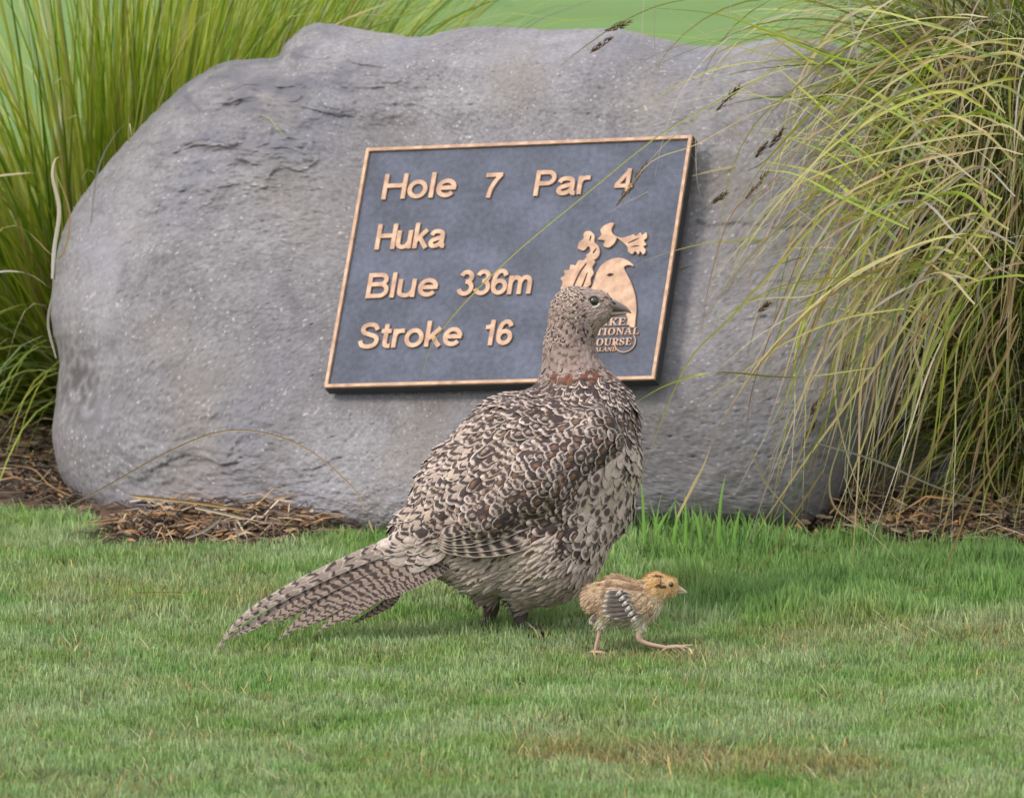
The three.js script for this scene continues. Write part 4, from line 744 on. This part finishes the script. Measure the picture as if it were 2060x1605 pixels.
// the right tussock, in front of the stone's right end, straw blades hanging over
{
  const base = groundAt(2080, 1040), tk = thing('tussock_grass', 'large drooping tussock with green and straw-yellow blades overhanging the right end of the boulder', 'tussock', base);
  const mass = new Buf(), lift = 0;
  for (let i = 0; i < 6600; i++) {
    const a = rr(0, 6.283), y = rr(0.02, 0.74), r = Math.sqrt(rnd()) * lerp(0.1, 0.23, y), p = base.clone().add(V(Math.cos(a) * r, y, Math.sin(a) * r)), dead = rnd();
    const inner = i < 3600, el = inner ? rr(-0.2, 1.3) : rr(-0.1, 1.25), len = inner ? rr(0.14, 0.3) : rr(0.26, 0.48) * lerp(0.75, 1, y), pts = bladePath(p, a + rr(-1, 1), el, len, inner ? rr(0.4, 1.6) : rr(0.5, 2.4), 10, 0.055);
    const col = inner ? (dead < 0.75 ? pick(DARKS) : pick(GREENS)) : dead < 0.3 ? pick(STRAWS) : dead < 0.62 ? pick(OLIVES) : pick(GREENS), b = rr(0.75, 1.15);
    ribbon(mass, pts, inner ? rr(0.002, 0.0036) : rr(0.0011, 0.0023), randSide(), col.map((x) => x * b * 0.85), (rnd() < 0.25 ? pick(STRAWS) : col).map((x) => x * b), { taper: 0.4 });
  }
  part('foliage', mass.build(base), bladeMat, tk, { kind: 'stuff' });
  for (let i = 0; i < 230; i++) { // outer blades, reaching left and towards the camera, then hanging
    const a = rr(1.3, 3.7), r = rr(0.08, 0.2), p = base.clone().add(V(Math.cos(a) * r, rr(0.28, 0.72), Math.sin(a) * r)), t = rnd();
    const pts = bladePath(p, a + rr(-0.4, 0.4), rr(0.0, 1.0), rr(0.3, 0.58), t < 0.5 ? rr(1.8, 4) : rr(0.3, 1.6), 14, 0.035), col = t < 0.42 ? pick(STRAWS) : t < 0.74 ? pick(OLIVES) : pick(GREENS);
    addBlade(tk, pts, rr(0.0012, 0.0024), col, rnd() < 0.4 ? pick(STRAWS) : col);
  }
  const px3 = (l, d0, d1) => curve(l.map(([x, y], k) => at(x, y, lerp(d0, d1, k / (l.length - 1)))), 20);
  const O = OLIVES, S = STRAWS, G = GREENS;
  const named = [ // blades one can follow by eye: from the clump outwards
    [[[1900, 330], [1700, 400], [1560, 540], [1470, 640], [1390, 720], [1330, 850], [1290, 960]], O[1], O[1], 0.0022], [[[1790, 490], [1640, 590], [1540, 600], [1420, 628]], O[1], O[0], 0.0024], [[[1760, 740], [1600, 760], [1430, 750], [1340, 775], [1270, 815]], O[0], O[1], 0.0026],
    [[[1900, 210], [1740, 80], [1650, 130], [1560, 70], [1480, 60]], G[1], O[0], 0.002], [[[1850, 250], [1700, 190], [1560, 200], [1430, 150]], O[0], O[1], 0.0026], [[[1960, 100], [1800, 130], [1650, 210], [1530, 340], [1480, 420]], G[3], O[3], 0.0024],
    [[[1980, 300], [1830, 330], [1660, 420], [1560, 540], [1500, 700]], S[0], S[2], 0.0022], [[[1960, 330], [1760, 480], [1640, 590], [1560, 720]], O[1], S[0], 0.0022], [[[1900, 420], [1780, 430], [1660, 560], [1590, 760], [1520, 1080]], S[0], S[1], 0.002],
    [[[1990, 360], [1860, 470], [1780, 620], [1740, 800], [1700, 960], [1790, 1120]], S[2], S[2], 0.002], [[[2000, 420], [1890, 560], [1760, 740], [1640, 900], [1550, 1030], [1500, 1110]], O[3], S[0], 0.0024], [[[1990, 500], [1900, 620], [1830, 800], [1760, 900], [1700, 960]], O[1], O[3], 0.0022],
    [[[2030, 560], [1960, 700], [1880, 900], [1800, 1010], [1740, 1110]], S[1], S[3], 0.0024], [[[2050, 640], [1990, 800], [1950, 900], [1890, 1030]], S[1], S[1], 0.0022], [[[1960, 440], [1850, 560], [1800, 700], [1770, 860], [1760, 960]], S[4], S[5], 0.0026], [[[1950, 520], [1880, 640], [1850, 760], [1830, 900]], S[4], S[4], 0.0024],
    [[[1780, 540], [1710, 640], [1680, 780], [1720, 960], [1790, 1090]], S[2], S[2], 0.0018], [[[1700, 870], [1670, 960], [1680, 1020], [1760, 1080], [1860, 1180]], S[2], S[2], 0.0018], [[[1640, 890], [1760, 925], [1900, 985], [2060, 1030]], S[4], S[2], 0.0022], [[[1510, 900], [1540, 970], [1620, 1060], [1670, 1120]], S[2], S[2], 0.0016],
    [[[1820, 620], [1700, 640], [1580, 690], [1480, 760], [1390, 830]], O[1], O[3], 0.0018], [[[1800, 560], [1660, 560], [1560, 580], [1450, 640]], G[3], O[1], 0.002], [[[1760, 340], [1680, 260], [1600, 210], [1560, 200]], G[0], G[1], 0.003], [[[1830, 460], [1700, 400], [1600, 350], [1520, 340]], G[0], G[1], 0.0026],
    [[[1800, 420], [1680, 390], [1560, 350]], G[4], G[0], 0.0028], [[[1750, 130], [1660, 110], [1540, 60], [1440, 28], [1290, 14]], G[0], O[0], 0.0022], [[[1900, 60], [1760, 20], [1640, 20], [1480, 30]], G[3], O[0], 0.002], [[[1990, 10], [1930, 130], [1850, 330], [1740, 480]], S[0], O[3], 0.002],
    [[[2060, 850], [1960, 1000], [1900, 1150], [1860, 1210]], S[1], S[0], 0.002], [[[1660, 940], [1590, 1050], [1500, 1200]], S[0], O[3], 0.0016], [[[1990, 760], [1985, 880], [2000, 980], [2055, 1030]], S[0], S[0], 0.002],
  ];
  named.forEach(([l, c, t, w]) => addBlade(tk, px3(l, 9.36, 9.5), w * 0.85, c, t));
  for (let i = 0; i < 38; i++) { // thin blades sweeping left before the stone
    const x = rr(1720, 1900), y = rr(200, 680), dx = Math.max(rr(-380, -150), 1425 - x), dy = rr(-60, 260), c = pick([...O, ...G, S[0], S[3]]);
    addBlade(tk, px3([[x + 60, y + rr(20, 60)], [x, y], [x + dx * 0.5, y + dy * 0.25 - 20], [x + dx, y + dy]], rr(9.55, 9.65), rr(9.6, 9.72)), rr(0.0009, 0.0018), c, pick([c, pick(S)]));
  }
  for (let i = 0; i < 64; i++) { // long blades sweeping down to the left across the face of the clump
    const x = rr(1840, 2080), y = rr(20, 560), dx = rr(-480, -200), dy = rr(90, 430), c = pick([...O, ...O, ...G, ...S, S[0], S[2]]), d0 = rr(9.3, 9.42);
    addBlade(tk, px3([[x + 70, y + rr(0, 70)], [x, y], [x + dx * 0.42, y + dy * 0.2], [x + dx * 0.78, y + dy * 0.6], [x + dx, y + dy]], d0, d0 + 0.12), rr(0.0014, 0.0025), c, pick([c, c, S[0], S[2]]));
  }
  for (let i = 0; i < 26; i++) { // short green leaves standing out at the clump's left edge
    const x = rr(1660, 1860), y = rr(60, 560), up = rr(-150, 60); addBlade(tk, px3([[x + 60, y + 50], [x, y], [x - rr(90, 190), y + up]], 9.55, 9.6), rr(0.0018, 0.003), pick(G), pick(G));
  }
  for (let i = 0; i < 22; i++) { // crooked straws lying across the clump
    const x = rr(1700, 2020), y = rr(80, 760), a = rr(0.6, 2.4), L = rr(90, 210); addBlade(tk, px3([[x - Math.cos(a) * L, y - Math.sin(a) * L], [x - Math.cos(a) * L * 0.3 + rr(-30, 30), y - Math.sin(a) * L * 0.3], [x + rr(-20, 20), y + 30], [x + Math.cos(a) * L * 0.5 + rr(-60, 30), y + Math.sin(a) * L * 0.7]], rr(9.4, 9.5), rr(9.4, 9.5)), rr(0.0012, 0.0022), pick(S), pick(S));
  }
  for (let i = 0; i < 84; i++) { const x = rr(1600, 1990), y = rr(430, 740), dx = rr(-170, -10), len = rr(250, 440), c = pick(i % 2 ? S : [...O, ...G]); addBlade(tk, px3([[x + 70, y - 110], [x, y], [x + dx * 0.5, y + len * 0.5], [x + dx, y + len]], rr(9.35, 9.55), rr(9.4, 9.55)), rr(0.001, 0.0019), c, pick([c, ...S])); }
  // flowering stalks with seed heads
  const seedMat = new THREE.MeshStandardMaterial({ color: lin(104, 84, 58), roughness: 0.9, vertexColors: true });
  const head = (a, b, w, parent, d, tone = 1) => {
    const A = at(a[0], a[1], d), B = at(b[0], b[1], d), buf = new Buf(), dir = B.clone().sub(A), L = dir.length(); dir.normalize();
    for (let k = 0; k < 46; k++) { const u = Math.pow(rnd(), 0.9), p = A.clone().addScaledVector(dir, L * u), r = w * Math.sin(Math.PI * clamp(u * 0.92 + 0.06)), o = V(rr(-1, 1), rr(-1, 1), rr(-1, 1)).normalize(), q = p.clone().addScaledVector(o, r), e = q.clone().addScaledVector(dir, -0.007).addScaledVector(o, 0.0012), b2 = rr(0.6, 1.3) * tone; ribbon(buf, [p, q, q.clone().lerp(e, 0.5).addScaledVector(o, 0.0005), e], 0.0011, V(rr(-1, 1), rr(-1, 1), rr(-1, 1)), [b2, b2, b2], [b2 * 1.2, b2 * 1.1, b2], { fold: 0.6 }); }
    part('seed_head', buf.build(tk.position), seedMat, parent);
  };
  const stalk = (l, d0, d1, c, t, heads, w = 0.0011) => { const m = addBlade(tk, px3(l, d0, d1), w, c, t, 'stalk', { taper: 0.1, fold: 0.8 }); heads.forEach(([a, b, hw, d, tone]) => head(a, b, hw, m, d, tone)); };
  stalk([[1700, 60], [1500, 175], [1330, 270], [1180, 390], [1030, 515], [920, 625], [865, 700], [842, 785]], 9.55, 9.8, O[0], S[2], [[[1490, 172], [1440, 225], 0.004, 9.6, 0.7]]);
  stalk([[1640, 180], [1520, 225], [1400, 290], [1310, 325], [1240, 412]], 9.55, 9.78, O[3], S[0], [[[1300, 330], [1240, 412], 0.004, 9.78, 1.15]]);
  stalk([[1420, -10], [1320, 12], [1240, 50], [1180, 90], [1120, 138]], 9.6, 9.75, O[1], S[2], [[[1268, 44], [1215, 62], 0.0042, 9.68, 0.9], [[1226, 78], [1186, 106], 0.003, 9.7, 0.8]]);
  stalk([[1800, 130], [1690, 170], [1600, 260], [1530, 330], [1478, 350]], 9.5, 9.6, G[3], S[3], [[[1690, 168], [1640, 200], 0.0035, 9.55, 0.6], [[1575, 262], [1548, 298], 0.003, 9.57, 0.6], [[1540, 290], [1520, 318], 0.0026, 9.57, 0.6]]);
  stalk([[1730, 200], [1610, 300], [1540, 380], [1480, 420], [1430, 560], [1408, 700]], 9.5, 9.6, S[3], S[3], [[[1545, 345], [1500, 400], 0.003, 9.55, 1.1], [[1462, 388], [1430, 410], 0.003, 9.55, 0.8]], 0.0009);
  stalk([[1620, 480], [1580, 590], [1540, 700], [1510, 800], [1500, 890]], 9.55, 9.6, S[3], S[3], [[[1552, 608], [1524, 628], 0.004, 9.57, 0.9]], 0.0008);
  stalk([[1800, 640], [1700, 750], [1640, 820], [1590, 900], [1560, 980]], 9.5, 9.56, O[3], S[0], [[[1716, 700], [1695, 745], 0.004, 9.53, 0.9], [[1655, 800], [1630, 835], 0.0046, 9.53, 1.0], [[1640, 850], [1615, 890], 0.0034, 9.54, 0.9]], 0.001);
  // thin pale threads hanging before the stone
  [[[1296, -10], [1292, 110], [1310, 180], [1350, 250], [1385, 300], [1420, 360]], [[1318, -5], [1320, 110], [1346, 170], [1362, 205]], [[1470, -5], [1468, 120], [1478, 200], [1484, 280], [1470, 360], [1448, 430]], [[1400, 230], [1400, 300], [1404, 370], [1418, 420]]].forEach((l) => addBlade(tk, px3(l, 9.7, 9.75), 0.0007, S[4], S[2], 'stalk'));
  addBlade(tk, px3([[1362, 1040], [1395, 976], [1415, 938], [1431, 896]], 9.66, 9.62), 0.0024, S[0], S[2]);
}

// ---------------------------------------------------------------- litter, straws
{
  const spots = [[[222, 1100], [630, 1094], 1500, 0.052, 0.085], [[-200, 950], [160, 1050], 2600, 0.05, 0.5], [[1330, 1080], [2300, 1112], 3900, 0.075, 0.17], [[600, 1074], [1380, 1068], 700, 0.014, 0.04]];
  const labels = ['loose heap of brown bark mulch and dead grass under the boulder left of the hen', 'brown bark mulch and dead grass at the left edge below the green tussock', 'brown mulch and dead grass under the drooping tussock on the right', 'thin line of brown mulch along the foot of the boulder behind the hen'];
  const tones = [[120, 98, 80], [86, 70, 60], [156, 126, 96], [58, 48, 44], [170, 144, 114], [190, 172, 146], [128, 108, 94], [66, 56, 52], [176, 134, 88]].map((c) => L3(...c));
  spots.forEach(([a, b, n, h, deep], si) => {
    const buf = new Buf(), o = groundAt((a[0] + b[0]) / 2, (a[1] + b[1]) / 2);
    for (let i = 0; i < n; i++) {
      const t = rnd(), p0 = groundAt(lerp(a[0], b[0], t), lerp(a[1], b[1], t)), q = rr(0, 1), z = p0.z - q * deep + rr(-0.03, 0.03), end = Math.sin(Math.PI * clamp(t, 0.04, 0.96)), hh = h * (0.25 + q * 0.75) * (0.4 + 0.6 * Math.sqrt(end));
      const p = V(p0.x * (9 - z) / (9 - p0.z), rr(0.006, 1) * hh + 0.005, z), az = rr(0, 6.283), L = rnd() < 0.6 ? rr(0.012, 0.035) : rr(0.04, 0.1), chip = L < 0.03, d = V(Math.cos(az), rr(-0.3, 0.3), Math.sin(az) * 0.6), c = pick(tones), b2 = rr(0.7, 1.2) * (si === 1 ? 0.65 : 1);
      const e = p.clone().addScaledVector(d, L); e.y = Math.max(e.y, 0.006); const m = p.clone().lerp(e, 0.5); m.y += L * rr(0, 0.22);
      ribbon(buf, [p, p.clone().lerp(m, 0.6), m, e.clone().lerp(m, 0.4), e], chip ? rr(0.0014, 0.0042) : rr(0.0006, 0.0018), V(rr(-1, 1), rr(-0.6, 0.6), rr(-1, 1)), c.map((x) => x * b2), c.map((x) => x * b2 * 1.1), { taper: 0.12, fold: 0.5 });
    }
    const m = single('bark_mulch', buf.build(o), leafMat, labels[si], 'mulch'); m.position.copy(o); m.userData.kind = 'stuff';
  });
  const straw = (l, w, c, label, name = 'dry_straw', cat = 'straw') => { const pts = curve(l.map(([x, y, h]) => { const g = groundAt(x, y + (h || 0)); const d = groundD(y + (h || 0)); const p = at(x, y, d); p.y = Math.max(p.y, 0.02); return p; }), 28), b = new Buf(); ribbon(b, pts, w, V(0.1, 1, 0.3), c, c, { taper: 0.06, fold: 0.8 }); const o = pts[0]; const m = single(name, b.build(o), leafMat, label, cat); m.position.copy(o); };
  straw([[105, 1032, 64], [200, 985, 110], [330, 912, 184], [440, 868, 230], [520, 868, 232], [610, 898, 202], [690, 960, 140], [730, 1010, 90], [728, 1052, 48]], 0.0013, L3(178, 156, 122), 'long thin dead grass stalk arching in front of the lower left of the boulder', 'grass_stalk', 'grass stalk');
  straw([[262, 996, 112], [330, 1003, 106], [420, 1014, 96], [510, 1028, 82]], 0.0022, L3(186, 150, 102), 'long tan straw lying along the top of the mulch heap left of the hen');
  straw([[392, 1020, 90], [440, 1030, 80], [500, 1044, 66]], 0.0022, L3(206, 192, 168), 'pale flat dead leaf slanting down the mulch heap left of the hen');
  straw([[372, 1086, 24], [410, 1066, 44], [446, 1040, 70]], 0.0022, L3(196, 184, 168), 'short whitish straw standing out of the front of the mulch heap');
  straw([[-10, 932, 70], [60, 940, 60], [100, 975, 40], [150, 1028, 0]], 0.0014, L3(158, 128, 92), 'thin brown stalk bowing over the mulch at the far left edge');
  straw([[265, 1222], [320, 1221], [385, 1223]], 0.0013, L3(170, 148, 92), 'thin yellowish straw lying flat in the lawn left of the tail');
  straw([[1835, 1216, 0], [1900, 1204, 6], [1980, 1194, 12], [2075, 1186, 16]], 0.0014, L3(186, 160, 92), 'long yellow straw lying on the lawn at the right edge');
  straw([[1392, 1346, 0], [1388, 1330, 10], [1385, 1318, 18]], 0.0018, L3(206, 192, 160), 'short pale straw sticking up from the lawn below the chick');
  straw([[1612, 1262, 0], [1613, 1250, 8], [1614, 1244, 14]], 0.0016, L3(196, 176, 130), 'tiny straw standing in the lawn right of the chick');
  straw([[70, 1604, 0], [95, 1588, 6], [118, 1564, 14]], 0.0022, L3(150, 158, 110), 'broad pale grass leaf lying in the bottom left corner');
}

// ---------------------------------------------------------------- lawn
{
  const grassMat = new THREE.MeshPhysicalMaterial({ vertexColors: true, roughness: 0.75, transmission: 0.3, thickness: 0, side: THREE.DoubleSide });
  const tuft = (n, hMin, hMax, w, spread, lean) => {
    const p = [], c = [], ix = [];
    for (let i = 0; i < n; i++) {
      const a = rr(0, 6.283), r = spread * Math.sqrt(rnd()), h = rr(hMin, hMax), la = rr(0, 6.283), ll = rr(0.05, lean) * h, f = rr(0, 6.283), wv = w * rr(0.55, 1.7), sx = Math.cos(f) * wv, sz = Math.sin(f) * wv, b = rr(0.75, 1.2), yel = rnd() < 0.12 ? 1.35 : 1, o = p.length / 3, x = Math.cos(a) * r, z = Math.sin(a) * r;
      [[0, 1], [0.45, 0.9], [0.8, 0.55]].forEach(([u, k]) => { const q = u * u * ll; for (const sgn of [-1, 1]) { p.push(x + Math.cos(la) * q + sx * k * sgn, u * h, z + Math.sin(la) * q + sz * k * sgn); c.push(b * yel, b, b * (2 - yel)); } });
      p.push(x + Math.cos(la) * ll, h * 0.98, z + Math.sin(la) * ll); c.push(b * yel * 1.1, b * 1.1, b * 1.1);
      ix.push(o, o + 1, o + 2, o + 1, o + 3, o + 2, o + 2, o + 3, o + 4, o + 3, o + 5, o + 4, o + 4, o + 5, o + 6);
    }
    const g = new THREE.BufferGeometry(); g.setAttribute('position', new THREE.Float32BufferAttribute(p, 3)); g.setAttribute('color', new THREE.Float32BufferAttribute(c, 3)); g.setIndex(ix); g.computeVertexNormals(); return g;
  };
  const clear = (x, z) => { const e = groundAt(1030 + (x / (9 - z)) * F * 1.0, 0); return e; };
  const sow = (name, label, geo, count, test, paint) => {
    const list = []; let tries = 0;
    while (list.length < count && tries++ < count * 12) { const z = rr(-1.15, 1.6), x = rr(-1.0, 1.0), [px, py] = toPx(V(x, 0, z)); const s = test(px, py, x, z); if (s) list.push([x, z, s, px, py]); }
    const im = new THREE.InstancedMesh(geo, grassMat, list.length), m = new THREE.Matrix4(), q = new THREE.Quaternion(), col = new THREE.Color();
    list.forEach(([x, z, s, px, py], i) => { q.setFromEuler(new THREE.Euler(rr(-0.16, 0.16), rr(0, 6.283), rr(-0.16, 0.16))); m.compose(V(x, 0, z), q, V(s * rr(0.9, 1.1), s * rr(0.8, 1.2), s * rr(0.9, 1.1))); im.setMatrixAt(i, m); const c = paint(px, py, x, z); col.setRGB(c[0], c[1], c[2]); im.setColorAt(i, col); });
    im.name = name; im.userData = { label, category: 'grass', kind: 'stuff' }; im.castShadow = im.receiveShadow = true; scene.add(im); console.log(name, list.length);
  };
  const wear = (px, py, x, z) => { // worn, dry places in the turf
    let d = clamp(fbm(x * 5, z * 9, 3, 3) * 1.6 - 0.1) * 0.5;
    d += gauss(path(px, py, [[1040, 1520], [1350, 1530], [1760, 1555]]), 24) * clamp(0.7 + noise(x * 30, z * 30, 5)) * 1.1;
    d += gauss(path(px, py, [[1500, 1300], [1700, 1270], [2040, 1290]]), 26) * clamp(0.4 + noise(x * 24, z * 40, 2)) * 0.9 + gauss(path(px, py, [[1080, 1325], [1440, 1325]]), 12) * 0.5 + gauss(path(px, py, [[60, 1200], [520, 1215]]), 32) * clamp(0.4 + noise(x * 20, z * 40, 6)) * 0.8;
    return clamp(d);
  };
  const green = (px, py, x, z, long) => {
    const n = fbm(x * 4.5, z * 7, 1, 3), m = noise(x * 22, z * 34, 4), w = wear(px, py, x, z);
    let c = mixc(L3(168, 190, 136), L3(140, 175, 88), clamp(0.5 + n * 2.4 + m * 0.7));
    c = mixc(c, L3(182, 202, 152), clamp(noise(x * 9 + 5, z * 14, 8) * 1.5) * 0.7); c = mixc(c, L3(140, 156, 104), clamp(noise(x * 6, z * 20 + 3, 12) * 1.6 - 0.1) * 0.7); c = mixc(c, L3(106, 166, 64), clamp(noise(x * 8 + 2, z * 15, 17) * 1.6 - 0.15) * 0.8);
    c = mixc(c, L3(118, 160, 78), (long ? 0.8 : 0.6) * sstep(1180, 1450, px) * sstep(1270, 1220, py));
    c = mixc(c, L3(118, 170, 78), clamp(noise(x * 14, z * 14, 31) * 1.6 + 0.3) * (gauss(path(px, py, [[1270, 1085], [1560, 1090]]), 50) + gauss(path(px, py, [[640, 1085], [780, 1090]]), 40)) * 0.7);
    const tone = rr(0.82, 1.16); c = c.map((v) => v * tone);
    return mixc(c, L3(170, 150, 100), w * 0.75);
  };
  const bedIn = (px, py) => py < edgePy(px) + 4 + 10 * noise(px * 0.02, 3, 1);
  const longZone = (px, py) => sstep(1276, 1236, py + 10 * noise(px * 0.012, 7, 2)) ;
  sow('lawn_grass', 'short mown green lawn in the foreground', tuft(15, 0.007, 0.0145, 0.00068, 0.013, 0.5), 58000, (px, py, x, z) => bedIn(px, py) ? 0 : lerp(1, 1.25, longZone(px, py)) * ((px > 880 && px < 1120 && py > 1225 && py < 1330 && rnd() < 0.1) || (px > 1175 && px < 1420 && py > 1280 && py < 1345) ? 0.68 : 1) * rr(0.75, 1.25) * (1 + 0.6 * noise(x * 8, z * 11, 3)), (px, py, x, z) => green(px, py, x, z, false));
  sow('long_grass', 'longer unmown grass between the lawn and the boulder', tuft(9, 0.02, 0.042, 0.001, 0.018, 0.55), 9500, (px, py, x, z) => bedIn(px, py) || (px > 890 && px < 1110 && py > 1230) || rnd() > longZone(px, py) * lerp(0.45, 1, Math.max(sstep(1180, 1400, px), sstep(1120, 1060, py))) ? 0 : rr(0.6, 1.1) * lerp(0.75, 1.1, sstep(1150, 1300, px)) * (1 + 0.4 * gauss(path(px, py, [[1270, 1085], [1560, 1090]]), 50) * (0.6 + 1.6 * noise(x * 14, z * 14, 31))) * clamp(0.8 + 0.7 * noise(x * 10, z * 12, 41), 0.5, 1.25), (px, py, x, z) => green(px, py, x, z, true));
  sow('dry_grass', 'dry straw-coloured clippings and dead blades scattered in the lawn', tuft(5, 0.008, 0.018, 0.0007, 0.02, 1.5), 3800, (px, py, x, z) => bedIn(px, py) || rnd() > 0.2 + 0.4 * sstep(1250, 1180, py) * sstep(900, 600, px) + wear(px, py, x, z) * 1.2 ? 0 : rr(0.7, 1.3), () => pick([L3(178, 170, 122), L3(156, 142, 96), L3(196, 190, 150), L3(136, 122, 82)]));
  // single taller blades against the foot of the stone, right of the hen
  const cb = groundAt(1390, 1080), clump = thing('grass_clump', 'tall bright green grass blades at the foot of the boulder right of the hen', 'grass clump', cb);
  [[[1445, 1094], [1450, 1010], [1460, 955]], [[1298, 1090], [1294, 1020], [1290, 955]], [[1330, 1090], [1318, 1045], [1308, 1010]], [[1378, 1085], [1380, 1035], [1378, 990]], [[1350, 1090], [1362, 1050], [1376, 1015]], [[1412, 1090], [1404, 1050], [1392, 1022]], [[1470, 1090], [1482, 1055], [1490, 1020]], [[1315, 1090], [1326, 1060], [1342, 1030]]]
    .forEach((l) => { l[0][1] = 1128; const pts = curve(l.map(([x, y]) => at(x, y, groundD(1128))), 10), b = new Buf(); ribbon(b, pts, rr(0.0022, 0.0034), V(1, 0.1, 0.1), L3(104, 152, 52), L3(122, 164, 70), { taper: 0.35 }); part('blade', b.build(cb), leafMat, clump); });
  for (let i = 0; i < 90; i++) { const p = groundAt(rr(1285, 1580), rr(1092, 1130)), pts = bladePath(p, rr(0, 6.283), rr(1.0, 1.5), rr(0.03, 0.085), rr(0.2, 0.8), 8, 0.02), b = new Buf(); ribbon(b, pts, rr(0.0012, 0.002), camSide(), L3(100, 144, 54), L3(124, 160, 76), { taper: 0.4 }); part('blade', b.build(cb), leafMat, clump); }
  const cb2 = groundAt(170, 1075), clump2 = thing('grass_clump', 'few small bright green blades at the lower left corner of the boulder', 'grass clump', cb2);
  [[[165, 1075], [172, 1045], [184, 1012]], [[150, 1072], [146, 1050], [138, 1034]], [[180, 1078], [190, 1052], [202, 1036]], [[60, 1060], [50, 1030], [36, 1000]]].forEach((l) => { const pts = curve(l.map(([x, y]) => at(x, y, groundD(l[0][1]))), 10), b = new Buf(); ribbon(b, pts, 0.0028, V(1, 0.1, 0.1), L3(104, 152, 52), L3(122, 164, 70), { taper: 0.35 }); part('blade', b.build(cb2), leafMat, clump2); });
}

renderer.render(scene, camera);
